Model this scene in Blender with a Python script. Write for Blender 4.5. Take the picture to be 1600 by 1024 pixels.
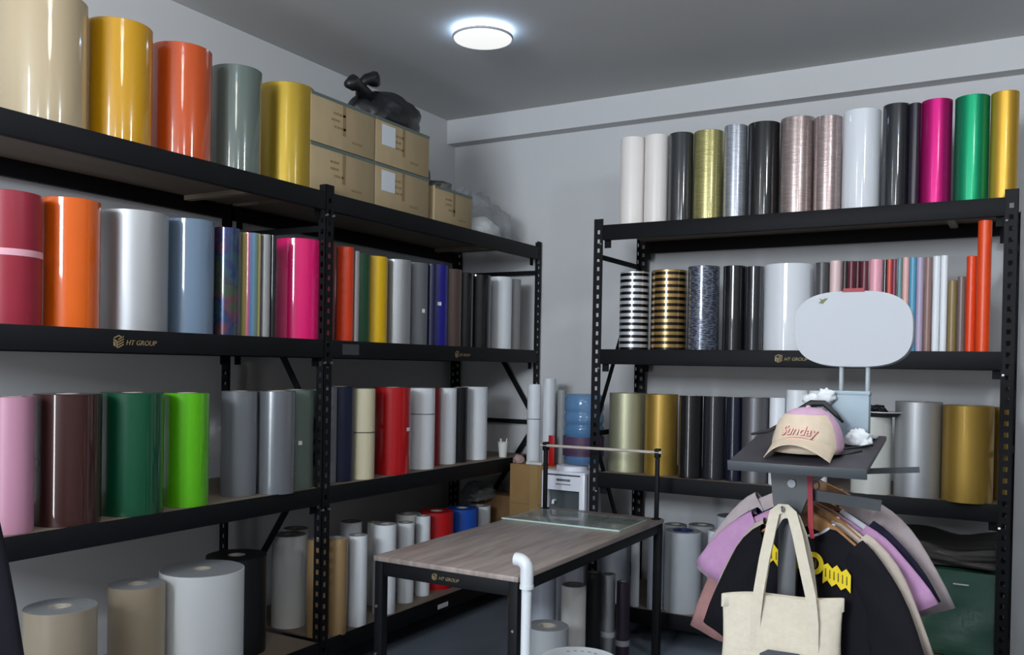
import bpy, bmesh, math, random
from mathutils import Vector, Matrix, noise
from math import sin, cos, pi, radians, sqrt, atan2, hypot

for o in list(bpy.data.objects):
    bpy.data.objects.remove(o)
S = bpy.context.scene
COL = S.collection

# ---------------------------------------------------------------- camera
cam_data = bpy.data.cameras.new('camera')
cam = bpy.data.objects.new('camera', cam_data)
COL.objects.link(cam)
R_ = Vector((0.86494, 0.50157, 0.0175)); U_ = Vector((-0.02179, 0.0027, 0.99976)); F_ = Vector((-0.5014, 0.86512, -0.01326))
m = Matrix((R_, U_, -F_)).transposed().to_4x4()
m.translation = Vector((3.85875, -5.72799, 1.62342))
cam.matrix_world = m
cam_data.sensor_width = 36
cam_data.lens = 1401.4 / 1600 * 36
cam_data.shift_y = 78.77 / 1600
cam_data.clip_start = .05
S.camera = cam

# ---------------------------------------------------------------- world, light, exposure
S.view_settings.view_transform = 'Standard'
S.view_settings.look = 'None'
S.view_settings.exposure = 0.10
S.view_settings.gamma = 1
S.view_settings.use_curve_mapping = False
W = bpy.data.worlds.new('world'); S.world = W
W.use_nodes = True
W.node_tree.nodes['Background'].inputs[0].default_value = (.55, .68, .9, 1)
W.node_tree.nodes['Background'].inputs[1].default_value = .6

def area(name, loc, rot, sx, sy, power, col):
    l = bpy.data.lights.new(name, 'AREA'); l.shape = 'RECTANGLE'
    l.size = sx; l.size_y = sy; l.energy = power; l.color = col
    o = bpy.data.objects.new(name, l); COL.objects.link(o)
    o.location = loc; o.rotation_euler = rot
    return o
H = 3.468
# daylight through the shop front behind the camera, its doorway and the clerestory window over it
area('doorway_daylight', (1.75, -8.02, 1.15), (radians(90), 0, 0), .42, 2.1, 52, (.95, .97, 1.0))
area('window_daylight', (2.3, -8.02, 2.75), (radians(90), 0, 0), 1.5, .85, 190, (.84, .92, 1.0))

# ---------------------------------------------------------------- material helpers
def srgb(c):
    c = c.lstrip('#'); v = [int(c[i:i+2], 16)/255 for i in (0, 2, 4)]
    return tuple(x/12.92 if x <= .04045 else ((x+.055)/1.055)**2.4 for x in v) + (1,)
MATS = {}
def mat(name, col, rough=.5, metal=0, coat=0, noise_amt=0, nscale=20, stretch=(1,1,1), bump=0, emis=0, trans=0, alpha=1, spec=.5, coatr=.05):
    if name in MATS: return MATS[name]
    M = bpy.data.materials.new(name); M.use_nodes = True
    nt = M.node_tree; b = nt.nodes['Principled BSDF']
    c = srgb(col) if isinstance(col, str) else col
    b.inputs['Base Color'].default_value = c
    b.inputs['Roughness'].default_value = rough
    b.inputs['Metallic'].default_value = metal
    b.inputs['Specular IOR Level'].default_value = spec
    b.inputs['Coat Weight'].default_value = coat
    b.inputs['Coat Roughness'].default_value = coatr
    b.inputs['Alpha'].default_value = alpha
    b.inputs['Transmission Weight'].default_value = trans
    if emis:
        b.inputs['Emission Color'].default_value = c
        b.inputs['Emission Strength'].default_value = emis
    if noise_amt or bump:
        tc = nt.nodes.new('ShaderNodeTexCoord'); mp = nt.nodes.new('ShaderNodeMapping')
        mp.inputs['Scale'].default_value = stretch
        nz = nt.nodes.new('ShaderNodeTexNoise'); nz.inputs['Scale'].default_value = nscale
        nz.inputs['Detail'].default_value = 4
        nt.links.new(tc.outputs['Object'], mp.inputs[0]); nt.links.new(mp.outputs[0], nz.inputs['Vector'])
        if noise_amt:
            cr = nt.nodes.new('ShaderNodeValToRGB')
            cr.color_ramp.elements[0].position = .3; cr.color_ramp.elements[1].position = .7
            cr.color_ramp.elements[0].color = tuple(x*(1-noise_amt) for x in c[:3]) + (1,)
            cr.color_ramp.elements[1].color = tuple(min(1, x*(1+noise_amt)) for x in c[:3]) + (1,)
            nt.links.new(nz.outputs['Fac'], cr.inputs[0]); nt.links.new(cr.outputs[0], b.inputs['Base Color'])
        if bump:
            bp = nt.nodes.new('ShaderNodeBump'); bp.inputs['Strength'].default_value = bump; bp.inputs['Distance'].default_value = .01
            nt.links.new(nz.outputs['Fac'], bp.inputs['Height']); nt.links.new(bp.outputs[0], b.inputs['Normal'])
    MATS[name] = M
    return M

def ramp_mat(name, stops, axis, scale, rough, metal=0, coat=0, interp='CONSTANT', distort=0, wave=False):
    """colour bands along an object axis (z = rings, a = round the roll)"""
    M = bpy.data.materials.new(name); M.use_nodes = True
    nt = M.node_tree; b = nt.nodes['Principled BSDF']
    b.inputs['Roughness'].default_value = rough; b.inputs['Metallic'].default_value = metal
    b.inputs['Coat Weight'].default_value = coat; b.inputs['Coat Roughness'].default_value = .05
    tc = nt.nodes.new('ShaderNodeTexCoord'); sp = nt.nodes.new('ShaderNodeSeparateXYZ')
    nt.links.new(tc.outputs['Object'], sp.inputs[0])
    if axis == 'z': src = sp.outputs[2]
    else:
        at = nt.nodes.new('ShaderNodeMath'); at.operation = 'ARCTAN2'
        nt.links.new(sp.outputs[1], at.inputs[0]); nt.links.new(sp.outputs[0], at.inputs[1]); src = at.outputs[0]
    mu = nt.nodes.new('ShaderNodeMath'); mu.operation = 'MULTIPLY'; mu.inputs[1].default_value = scale
    nt.links.new(src, mu.inputs[0]); src = mu.outputs[0]
    if distort:
        nz = nt.nodes.new('ShaderNodeTexNoise'); nz.inputs['Scale'].default_value = 9
        nt.links.new(tc.outputs['Object'], nz.inputs['Vector'])
        m2 = nt.nodes.new('ShaderNodeMath'); m2.operation = 'MULTIPLY_ADD'; m2.inputs[1].default_value = distort
        nt.links.new(nz.outputs['Fac'], m2.inputs[0]); nt.links.new(src, m2.inputs[2]); src = m2.outputs[0]
    fr = nt.nodes.new('ShaderNodeMath'); fr.operation = 'FRACT'; nt.links.new(src, fr.inputs[0])
    cr = nt.nodes.new('ShaderNodeValToRGB'); cr.color_ramp.interpolation = interp
    els = cr.color_ramp.elements
    while len(els) < len(stops): els.new(.5)
    for e, (p, c) in zip(els, stops): e.position = p; e.color = srgb(c)
    nt.links.new(fr.outputs[0], cr.inputs[0]); nt.links.new(cr.outputs[0], b.inputs['Base Color'])
    MATS[name] = M
    return M

# glossy film
for n, c in dict(g_cream='aa997b', g_yellow='bc8a05', g_orange='b84710', g_greygreen='5c6861', g_orange2='cb5709',
                 g_magenta='d30d65', g_dbrown='341917', g_green='05432b', g_lime='4fa00a', g_red='a30912',
                 g_steelblue='63768b', g_dgrey='2f3134', g_white='dadee4', g_black='101114', g_black2='202227',
                 g_navyblack='101528').items():
    mat(n, c, .4, coat=1, spec=.25)
# satin / matt film
for n, c in dict(s_crimson='86122a', s_silver2='828383', s_grey='606368', s_dgreen='144027', s_yellow='d1a700',
                 s_navy='121443', s_royal='12107d', s_brown='4f3e39', s_white='dde1e6', s_pink='a8778d', s_sage='56635a',
                 s_sage2='415047', s_darkred='640a10', s_redorange='d83c07', s_navy2='0d1936', s_cream2='c2b99c',
                 s_red2='810d15', s_beige='988c79', s_beige2='93856f', s_whitew='d2d5d6', s_black='0b0c10',
                 s_white3='cfcdca', s_kraft='997d56', s_red3='b00a12', s_blue='1248a3', s_pearl='e6e0dc', s_plum='201728',
                 s_dgrey='434346', s_palepink='d9bcbb', s_dbrown='2e1e1c', s_maroon='622231', s_maroon2='43091b',
                 s_pink2='e29fae', s_salmon='c54f43', s_plum2='7d2f48', s_teal='688a8d', s_peach='d8a6a0', s_sky='5197b6',
                 s_lilac='a99ab4', s_rosebrown='8c6d67', s_ochre='846f45', s_taupe='6f5e5b', s_orange3='da4307',
                 s_offwhite='b7b8b2', s_whiteb='c6ccd8', s_film='b0b4ba', s_greyc='9a9da0', s_aubergine='261728').items():
    mat(n, c, .42, coat=.15, coatr=.25)
# metallic film
for n, c in dict(m_gold='b09432', m_silver='a9abae', m_chrome='8b8f95', m_magenta='b8106e', m_green='089063',
                 m_gold2='caa03a', m_sage='a8a88c', m_gold3='a5853c', m_dgrey='6a6a6e').items():
    mat(n, c, .48 if n != 'm_chrome' else .26, metal=.7, coat=.25, coatr=.12)
# brushed film
for n, c in dict(b_olive='a39c66', b_silver='9ea3ac', b_rose='a39390', b_rose2='a1908e').items():
    mat(n, c, .3, metal=.6, coat=.6, noise_amt=.22, nscale=30, stretch=(.6, .6, 6), bump=.1)
ramp_mat('st_silver', [(0, '0c0c10'), (.48, 'c9ccd2')], 'z', 27, .3, .5, .4)
ramp_mat('st_gold', [(0, '1c120a'), (.48, 'a88a52')], 'z', 27, .3, .6, .4)
ramp_mat('rainbow', [(0, '5c7a58'), (.15, 'd8cf7c'), (.3, 'd8b07c'), (.42, 'a83a64'), (.6, '4c6a94'), (.75, '5c8298'), (.9, '6c8070')], 'a', .62, .3, .1, .6, 'EASE')
ramp_mat('holo', [(0, '3c3640'), (.2, '2c4a52'), (.4, '24305c'), (.6, '5c3440'), (.8, '3a4a3c')], 'z', 3, .25, .3, .8, 'EASE', 2.4)
def snake_mat():
    M = bpy.data.materials.new('p_denim'); M.use_nodes = True
    nt = M.node_tree; b = nt.nodes['Principled BSDF']
    b.inputs['Roughness'].default_value = .3; b.inputs['Metallic'].default_value = .3; b.inputs['Coat Weight'].default_value = .7
    tc = nt.nodes.new('ShaderNodeTexCoord'); mp = nt.nodes.new('ShaderNodeMapping')
    mp.inputs['Scale'].default_value = (.6, .6, 3.0); mp.inputs['Rotation'].default_value = (.35, .25, 0)
    vo = nt.nodes.new('ShaderNodeTexVoronoi'); vo.inputs['Scale'].default_value = 40; vo.feature = 'DISTANCE_TO_EDGE'
    cr = nt.nodes.new('ShaderNodeValToRGB')
    cr.color_ramp.elements[0].color = srgb('6f7888'); cr.color_ramp.elements[0].position = .03
    cr.color_ramp.elements[1].color = srgb('2a2c3a'); cr.color_ramp.elements[1].position = .16
    nt.links.new(tc.outputs['Object'], mp.inputs[0]); nt.links.new(mp.outputs[0], vo.inputs['Vector'])
    nt.links.new(vo.outputs['Distance'], cr.inputs[0]); nt.links.new(cr.outputs[0], b.inputs['Base Color'])
    MATS['p_denim'] = M
snake_mat()
wallm = mat('wall_paint', 'cbccce', .85, noise_amt=.015, nscale=3, bump=.03, spec=.2)
ceilm = mat('ceiling_paint', 'c9c9c8', .9, noise_amt=.02, nscale=2, spec=.2)
floorm = mat('floor_paint', '6f7986', .55, noise_amt=.06, nscale=4)
steel = mat('black_steel', '0d0e12', .6, noise_amt=.12, nscale=8, spec=.2)
steel_in = mat('black_steel_matt', '0c0c10', .65, spec=.2)
board = mat('shelf_board', '74675a', .7, noise_amt=.12, nscale=6, stretch=(1, .15, 1))
support = mat('support_wood', '8a7d6c', .7, noise_amt=.1, nscale=8)
corem = mat('paper_core', 'a9a396', .75, noise_amt=.1, nscale=30)
corein = mat('core_plug', 'd2d2cc', .6)
endm = mat('roll_end', '8c9094', .5, noise_amt=.05, nscale=60)
stick = mat('white_sticker', 'dcdcd8', .5)
gold = mat('gold_print', '8d7a55', .5, metal=.2)
pin = mat('zinc_pin', 'a8a8ac', .35, metal=.9)
cardb = mat('cardboard', 'a3906f', .8, noise_amt=.07, nscale=12, stretch=(1, 1, .3))
cardd = mat('cardboard_print', '7a6648', .8)
tapeg = mat('carton_tape', '6d7a74', .3, coat=.4)
blackp = mat('black_bag_plastic', '111216', .45, coat=.15, bump=.5, nscale=14)
greyp = mat('grey_bag_plastic', '4c4b4a', .4, coat=.3, bump=.4, nscale=12)
clearp = mat('clear_bag_plastic', 'c3c8cc', .22, alpha=.34, bump=.7, nscale=16)
clothw = mat('white_cloth', 'c9cdd0', .85, bump=.3, nscale=30)

# ---------------------------------------------------------------- mesh helpers
class MB:
    def __init__(s): s.v = []; s.f = []
    def add(s, vs, fs):
        n = len(s.v); s.v += [tuple(v) for v in vs]; s.f += [tuple(i+n for i in f) for f in fs]; return s
    def box(s, a, b, bev=0):
        (x0, y0, z0), (x1, y1, z1) = a, b
        if bev <= 0:
            vs = [(x, y, z) for z in (z0, z1) for y in (y0, y1) for x in (x0, x1)]
            return s.add(vs, [(0, 2, 3, 1), (4, 5, 7, 6), (0, 1, 5, 4), (2, 6, 7, 3), (0, 4, 6, 2), (1, 3, 7, 5)])
        bm = bmesh.new(); bmesh.ops.create_cube(bm, size=1)
        for v in bm.verts:
            v.co = Vector(((x0+x1)/2+v.co.x*(x1-x0), (y0+y1)/2+v.co.y*(y1-y0), (z0+z1)/2+v.co.z*(z1-z0)))
        bmesh.ops.bevel(bm, geom=bm.edges[:], offset=bev, segments=2, affect='EDGES', profile=.5)
        bm.verts.index_update()
        s.add([v.co for v in bm.verts], [[v.index for v in f.verts] for f in bm.faces]); bm.free(); return s
    def rings(s, rs, cap=True, closed=False):
        k = len(rs[0]); vs = [p for r in rs for p in r]; fs = []
        n = len(rs)
        for i in range(n if closed else n-1):
            a, b = i*k, ((i+1) % n)*k
            for j in range(k):
                fs.append((a+j, a+(j+1) % k, b+(j+1) % k, b+j))
        if cap and not closed:
            fs.append(tuple(reversed(range(k)))); fs.append(tuple((n-1)*k+j for j in range(k)))
        return s.add(vs, fs)
    def tube(s, pts, r, seg=12, cap=True):
        pts = [Vector(p) for p in pts]; rs = []
        rad = r if isinstance(r, (list, tuple)) else [r]*len(pts)
        up = None
        for i, p in enumerate(pts):
            d = (pts[min(i+1, len(pts)-1)]-pts[max(i-1, 0)]).normalized()
            if up is None: up = Vector((0, 0, 1)) if abs(d.z) < .9 else Vector((1, 0, 0))
            sd = d.cross(up).normalized(); up = sd.cross(d).normalized()
            rs.append([p+(sd*cos(2*pi*j/seg)+up*sin(2*pi*j/seg))*rad[i] for j in range(seg)])
        return s.rings(rs, cap)
    def lathe(s, prof, c=(0, 0, 0), seg=48, closed=False):
        rs = [[(c[0]+r*cos(2*pi*j/seg), c[1]+r*sin(2*pi*j/seg), c[2]+z) for j in range(seg)] for r, z in prof]
        return s.rings(rs, False, closed)
    def bar(s, a, b, w, t, up=(0, 0, 1)):
        a, b = Vector(a), Vector(b); d = (b-a).normalized(); u = Vector(up)
        if abs(d.dot(u)) > .95: u = Vector((1, 0, 0))
        sd = d.cross(u).normalized(); u = sd.cross(d).normalized()
        return s.rings([[p+sd*x*t/2+u*y*w/2 for x, y in ((-1, -1), (1, -1), (1, 1), (-1, 1))] for p in (a, b)])
    def prism(s, poly, fn, t0, t1):
        """poly in 2-D, fn(u, v, t) -> point"""
        n = len(poly); vs = [fn(u, v, t0) for u, v in poly]+[fn(u, v, t1) for u, v in poly]
        return s.add(vs, [tuple(range(n)), tuple(reversed(range(n, 2*n)))]+[(i, (i+1) % n, n+(i+1) % n, n+i) for i in range(n)])
    def build(s, name, material, parent=None, angle=35, loc=None):
        me = bpy.data.meshes.new(name); me.from_pydata(s.v, [], s.f); me.validate()
        bm = bmesh.new(); bm.from_mesh(me); bmesh.ops.recalc_face_normals(bm, faces=bm.faces); bm.to_mesh(me); bm.free()
        me.materials.append(MATS[material] if isinstance(material, str) else material)
        me.polygons.foreach_set('use_smooth', [True]*len(me.polygons)); me.set_sharp_from_angle(angle=radians(angle))
        o = bpy.data.objects.new(name, me); COL.objects.link(o)
        if parent: o.parent = parent
        if loc is not None: o.location = loc
        return o
def empty(name, loc=(0, 0, 0), rz=0, rx=0):
    o = bpy.data.objects.new(name, None); COL.objects.link(o); o.location = loc; o.rotation_euler = (rx, 0, rz)
    o.empty_display_size = .05
    return o
def tag(o, label=None, cat=None, group=None, kind=None):
    if label: o['label'] = label
    if cat: o['category'] = cat
    if group: o['group'] = group
    if kind: o['kind'] = kind
    return o
def text_mesh(body, size, extrude=.0008, shear=0, align='CENTER'):
    cu = bpy.data.curves.new('lettering', 'FONT'); cu.body = body; cu.size = size; cu.extrude = extrude; cu.shear = shear
    cu.align_x = align; cu.align_y = 'CENTER'; cu.resolution_u = 3
    o = bpy.data.objects.new('lettering', cu); COL.objects.link(o)
    bpy.context.view_layer.update()
    me = bpy.data.meshes.new_from_object(o.evaluated_get(bpy.context.evaluated_depsgraph_get()))
    vs = [v.co.copy() for v in me.vertices]; fs = [tuple(p.vertices) for p in me.polygons]
    bpy.data.objects.remove(o); bpy.data.curves.remove(cu); bpy.data.meshes.remove(me)
    return vs, fs

# ---------------------------------------------------------------- the room
def struct(name, mb, material):
    return tag(mb.build(name, material), kind='structure')
YF, XR = -8.1, 5.6
struct('floor', MB().box((-.15, YF-.15, -.12), (XR+.15, .15, 0)), floorm)
struct('ceiling', MB().box((-.15, YF-.15, H), (XR+.15, .15, H+.12)), ceilm)
struct('wall_left', MB().box((-.15, YF, 0), (0, 0, H)), wallm)
struct('wall_back', MB().box((-.15, 0, 0), (XR+.15, .15, H)), wallm)
darkwall = mat('unseen_wall_low_bounce', '6d6b68', .9, spec=.2)  # unseen walls given a dark colour to cut the bounce light
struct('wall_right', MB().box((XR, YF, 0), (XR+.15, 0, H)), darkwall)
wf = MB()   # front wall with a doorway and a window in it
wf.box((-.15, YF-.15, 0), (1.3, YF, H)); wf.box((1.3, YF-.15, 2.2), (2.2, YF, 2.3)); wf.box((2.2, YF-.15, 0), (XR+.15, YF, 2.3))
wf.box((1.3, YF-.15, 2.3), (1.5, YF, H)); wf.box((1.5, YF-.15, 3.2), (3.1, YF, H)); wf.box((3.1, YF-.15, 2.3), (XR+.15, YF, H))
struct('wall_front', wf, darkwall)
fr = MB()
for a, b in (((1.3, YF-.1, 0), (1.34, YF-.04, 2.2)), ((2.16, YF-.1, 0), (2.2, YF-.04, 2.2)), ((1.34, YF-.1, 2.16), (2.16, YF-.04, 2.2))): fr.box(a, b)
struct('door_1', fr, steel)
fr = MB()
for a, b in (((1.5, YF-.1, 2.3), (1.54, YF-.04, 3.2)), ((3.06, YF-.1, 2.3), (3.1, YF-.04, 3.2)), ((1.54, YF-.1, 3.16), (3.06, YF-.04, 3.2)), ((1.54, YF-.1, 2.3), (3.06, YF-.04, 2.34)), ((2.28, YF-.1, 2.34), (2.32, YF-.04, 3.16))): fr.box(a, b)
struct('window_1', fr, steel)
struct('trim_1', MB().box((0, -.11, 3.290), (XR, 0, H)), wallm)       # the beam along the top of the back wall

# ---------------------------------------------------------------- ceiling lamps
halo = mat('lamp_bloom_glow', (.55, .74, 1, 1), .5, emis=13)  # glowing disc added above each lamp rim to imitate camera bloom
disc = mat('lamp_diffuser', (.86, .86, .85, 1), .5, emis=.86)
def bright(n, c, e): return mat('lamp_diffuser_'+n, c, .5, emis=e)
rimm = mat('lamp_rim', 'b9bcc0', .4)
def lamp(x, y, label, dm, rr=.165, watt=0, tint=(1, 1, 1)):
    t = tag(empty('ceiling_lamp', (x, y, H)), label, 'lamp')
    MB().lathe([(.0, -.002), (rr*.82, -.002), (rr*.82, -.034), (0, -.034)]).build('bloom_disc', halo, t)
    MB().lathe([(0, -.0345), (rr, -.0345), (rr+.003, -.037), (rr+.003, -.044), (rr-.004, -.049), (rr-.004, -.042), (0, -.042)]).build('lamp_rim', rimm, t)
    MB().lathe([(rr-.005, -.043), (rr-.008, -.052), (rr*.8, -.055), (0, -.056)]).build('diffuser', dm, t)
    if watt:      # this lamp's own light
        l = bpy.data.lights.new('lamp_light', 'POINT'); l.energy = watt; l.color = tint; l.shadow_soft_size = .13
        lo = bpy.data.objects.new('lamp_light', l); COL.objects.link(lo); lo.location = (x, y, H-.20)
    return t
lamp(1.205, -1.535, 'round white ceiling lamp with an added pale blue bloom around its rim', disc)
lamp(4.3, -2.9, 'round white ceiling lamp out of view to the right, nearest the right rack', bright('right', (.90, .96, 1, 1), 8), watt=42, tint=(.95, .98, 1))
lamp(4.3, -4.9, 'round white ceiling lamp out of view to the right of the camera', bright('side', (.93, .97, 1, 1), 8), watt=34, tint=(.92, .97, 1))
lamp(2.1, -4.1, 'round white ceiling lamp out of view above the near end of the left rack', bright('left', (1, .96, .90, 1), 8), watt=9, tint=(1, .96, .9))
lamp(1.9, -6.4, 'round white ceiling lamp out of view behind the camera on the left', bright('rear_left', (1, .97, .92, 1), 8), watt=14, tint=(1, .97, .92))
lamp(3.6, -6.4, 'round white ceiling lamp out of view behind the camera on the right', bright('rear_right', (1, .97, .94, 1), 8), watt=26, tint=(1, .97, .94))

# ---------------------------------------------------------------- storage racks
def plate_slots(mb, p0, u, n, w, z0, z1, t, pitch=.0555, sw=.019, sh=.024, off=0):
    """perforated steel flange: corner p0, direction u, normal n, width w"""
    p0, u, n = Vector(p0), Vector(u), Vector(n)
    def q(ua, ub, za, zb):
        a = p0+u*ua; c = p0+u*ub+n*t
        xs = sorted((a.x, c.x)); ys = sorted((a.y, c.y))
        mb.box((xs[0], ys[0], za), (xs[1], ys[1], zb))
    m0 = (w-sw)/2
    q(0, m0, z0, z1); q(w-m0, w, z0, z1)
    z = z0+.03+off; last = z0
    while z+sh < z1-.02:
        q(m0, w-m0, last, z); last = z+sh; z += pitch
    q(m0, w-m0, last, z1)
def post(parent, x, y, dx, dy, z1=2.52, w=.060, w2=.048):
    """L profile with its corner at (x, y); one flange runs along dy*y, the other along dx*x"""
    mb = MB(); t = .0025
    plate_slots(mb, (x, y, .012), (0, dy, 0), (dx, 0, 0), w, .012, z1, t)
    plate_slots(mb, (x, y, .012), (dx, 0, 0), (0, dy, 0), w2, .012, z1, t, off=.01)
    o = mb.build('post', steel, parent)
    f = MB().box((min(x-dx*.004, x+dx*.05), min(y-dy*.004, y+dy*.06), 0), (max(x-dx*.004, x+dx*.05), max(y-dy*.004, y+dy*.06), .03))
    f.build('foot_cap', steel_in, o)
    return o
BH = .090
ZL = (2.4815, 1.7391, .9956, .212)
def emblem(mb, fn, s):
    """striped hexagon emblem"""
    for k in range(4):
        z = .34-k*.2
        mb.prism([(-.05+.0, z-.30), (.42, z-.04), (.42, z+.04), (-.05, z-.20)], lambda u, v, t: fn(u*s, v*s+.06*s, t), 0, .0012)
    mb.prism([(-.45, .22), (-.09, .03), (-.09, -.5), (-.2, -.44), (-.2, -.06), (-.45, .08)], lambda u, v, t: fn(u*s, v*s, t), 0, .0012)
    mb.prism([(-.45, .02), (-.28, -.07), (-.28, -.4), (-.45, -.30)], lambda u, v, t: fn(u*s, v*s, t), 0, .0012)
    mb.prism([(-.45, .28), (0, .5), (.4, .3), (.3, .25), (0, .4), (-.35, .23)], lambda u, v, t: fn(u*s, v*s, t), 0, .0012)
def rack(name, base, rz, L, D, mids, label, z_levels, logos, stickers=()):
    """local frame: front plane x = D seen from +x, runs along y from 0 to L, wall at x = 0"""
    R = tag(empty(name, base, rz), label, 'rack')
    ys = [0]+mids+[L]; t = .0025
    xb = .05
    for i, y in enumerate(ys):
        if i == len(ys)-1:
            post(R, D, y, -1, -1); post(R, xb, y, 1, -1)
            yi = y-.03; ci = y-.012
        else:
            yc = y if i == 0 else y-.045
            post(R, D, yc, -1, 1); post(R, xb, yc, 1, 1)
            yi = yc+.03; ci = yc+.012
        # side frame braces
        for za, zb in ((2.30, 2.30), (1.22, 1.22), (.16, .16)):
            MB().bar((D-.03, ci, za), (xb+.03, ci, zb), .030, .012).build('brace', steel, R)
        MB().bar((D-.03, ci+.003, 1.25), (xb+.03, ci+.003, 2.27), .034, .010).build('brace', steel, R)
        MB().bar((D-.03, ci+.003, 1.19), (xb+.03, ci+.003, .19), .034, .010).build('brace', steel, R)
    for z in z_levels:
        for i in range(len(ys)-1):
            y0 = ys[i]+(.055 if i == 0 else .012); y1 = ys[i+1]-(.055 if i == len(ys)-2 else .047)
            f = MB(); f.box((D-.034, y0, z-BH), (D-.006, y1, z-.014), .001); f.box((D-.0065, y0, z-BH), (D+.001, y1, z), .002)
            fo = f.build('front_beam', steel, R)
            MB().box((xb, y0, z-BH), (xb+.034, y1, z-.014), .003).build('rear_beam', steel_in, R)
            b = MB(); b.box((xb+.002, y0+.002, z-.0135), (D-.0085, y1-.002, z-.004)); b.build('shelf_board', board, R)
            sb = MB()
            yy = y1-.27
            sb.box((xb+.035, yy-.02, z-.038), (D-.035, yy+.02, z-.014))
            sb.build('cross_support', support, R)
            # hooked end plates with a zinc safety pin
            for yy, d in ((y0, 1), (y1, -1)):
                for xx, s in ((D-.036, -1), (xb+.036, 1)):
                    bo = MB().box((min(xx, xx+s*.004), min(yy, yy+d*.042), z-BH-.045), (max(xx, xx+s*.004), max(yy, yy+d*.042), z-.02)).build('beam_bracket', steel_in, R)
                    if s < 0:
                        MB().tube([(D-.002, yy-d*.006, z-BH-.028), (D+.010, yy-d*.006, z-BH-.024)], .006, 8).build('locking_pin', pin, bo)
    for (y, z, sz, txt) in logos:
        fn = lambda u, v, tt: (D+.0012+tt, y+u, z+v)
        mb = MB(); emblem(mb, fn, sz); mb.build('emblem', gold, R)
        if txt:
            vs, fs = text_mesh(txt, sz*.54, .0006, .25, 'LEFT')
            MB().add([(D+.0022+v.z, y+sz*.6+v.x, z+v.y-.004) for v in vs], fs).build('emblem_lettering', gold, R)
    for (y, z, a, b, mm) in stickers:
        MB().box((D+.0012, y-a/2, z-b/2), (D+.0022, y+a/2, z+b/2)).build('beam_sticker', mm, R)
    return R
Y0 = -4.30
rack('storage_rack', (0, Y0, 0), 0, -.025-Y0, .7798, [-2.279-Y0+.02], 'long black perforated steel rack of two bays along the left wall', ZL,
     [(-3.475-Y0, 1.692, .052, 'HT GROUP'), (-1.10-Y0, 1.69, .044, 'HT GROUP'), ],
     [(-2.10-Y0, 1.694, .13, .055, mat('grey_sticker', '3a3b40', .5)), (-1.21-Y0, .155, .11, .028, stick)])
# the right rack: its front plane faces -y, so it is built in the same local frame and turned
rack('storage_rack', (1.5456, 0, 0), radians(-90), 3.7864-1.5456, .7768, [], 'black perforated steel rack standing along the back wall on the right', (2.4823, 1.7345, .991, .2047),
     [(2.665-1.5456, 1.690, .046, 'HT GROUP')])

# ---------------------------------------------------------------- film rolls
def roll_profile(R, seam, n=72):
    """outline of a wound roll: one turn whose outer edge steps down by the sheet thickness"""
    st = min(.0016, R*.03)
    return [((R-st*(j/n))*cos(seam+2*pi*j/n), (R-st*(j/n))*sin(seam+2*pi*j/n)) for j in range(n)]
GROUPS = {'L1': 'film rolls on the top left shelf', 'L2': 'film rolls on the second left shelf', 'L3': 'film rolls on the third left shelf',
          'L4': 'rolls on the bottom left shelf', 'R1': 'film rolls on the top right shelf', 'R2': 'film rolls on the second right shelf',
          'R3': 'film rolls on the third right shelf', 'R4': 'rolls on the bottom right shelf', 'F0': 'rolls standing on the floor under the table'}
def film_roll(shelf, x, y, z, R, h, mname, label, seed):
    rnd = random.Random(seed)
    seam = rnd.uniform(.3*pi, 1.1*pi)
    n = 72 if R > .03 else 40
    pr = roll_profile(R, seam, n)
    rc = min(.042, R*.5)
    if shelf == 'F0' and 'open core' in label: rc = .045
    b = min(.0015, R*.1)
    def ring(s, zz): return [(px*s, py*s, zz) for px, py in pr]
    def core(r, zz): return [(r*cos(seam+2*pi*j/n), r*sin(seam+2*pi*j/n), zz) for j in range(n)]
    k = (R-b)/R
    rings = [core(rc, 0), ring(k, 0), ring(1, b), ring(1, h-b), ring(k, h), core(rc, h)]
    single = R < .026
    body = MB().rings(rings, cap=False, closed=True)
    g = GROUPS[shelf]
    if single:
        o = body.build('film_roll', mname, None, 40, (x, y, z)); tag(o, label, 'roll', g)
        return o
    t = tag(empty('film_roll', (x, y, z)), label, 'roll', g)
    body.build('film', mname, t, 40)
    cm = MB().rings([core(rc*.82, -.0+.001), core(rc-.0004, .001), core(rc-.0004, h+.001), core(rc*.82, h+.001)], cap=False, closed=True)
    cm.build('core_tube', corem, t, 40)
    if shelf in ('L4', 'R4', 'F0') or 'ring' in label:
        # wound edge of the sheet seen from above
        em = MB()
        q = min(.0006, .001)
        em.rings([core(rc, h+.0002), ring(k*.985, h+.0002), ring(k*.985, h+.0008), core(rc, h+.0008)], cap=False, closed=True)
        em.build('wound_edge', endm if mname not in ('s_black', 's_red3', 's_blue', 's_aubergine') else MATS[mname], t, 40)
        if 'open' not in label and shelf == 'L4':
            MB().lathe([(0, h-.03), (rc*.8, h-.03), (rc*.8, h-.012), (0, h-.012)], (0, 0, 0), 24).build('core_plug', corein, t)
    return t
def on_roll(t, R, px_dir, z, w, hh, material, name, lift=.0012):
    """small curved patch hugging the roll, centred on the direction px_dir (radians)"""
    a = w/R; mb = MB(); n = 8
    r0, r1 = R-.0005, R+lift
    rs = []
    for j in range(n+1):
        an = px_dir-a/2+a*j/n
        rs.append([(r0*cos(an), r0*sin(an), z-hh/2), (r1*cos(an), r1*sin(an), z-hh/2), (r1*cos(an), r1*sin(an), z+hh/2), (r0*cos(an), r0*sin(an), z+hh/2)])
    mb.rings(rs).build(name, material, t, 60)
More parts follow.
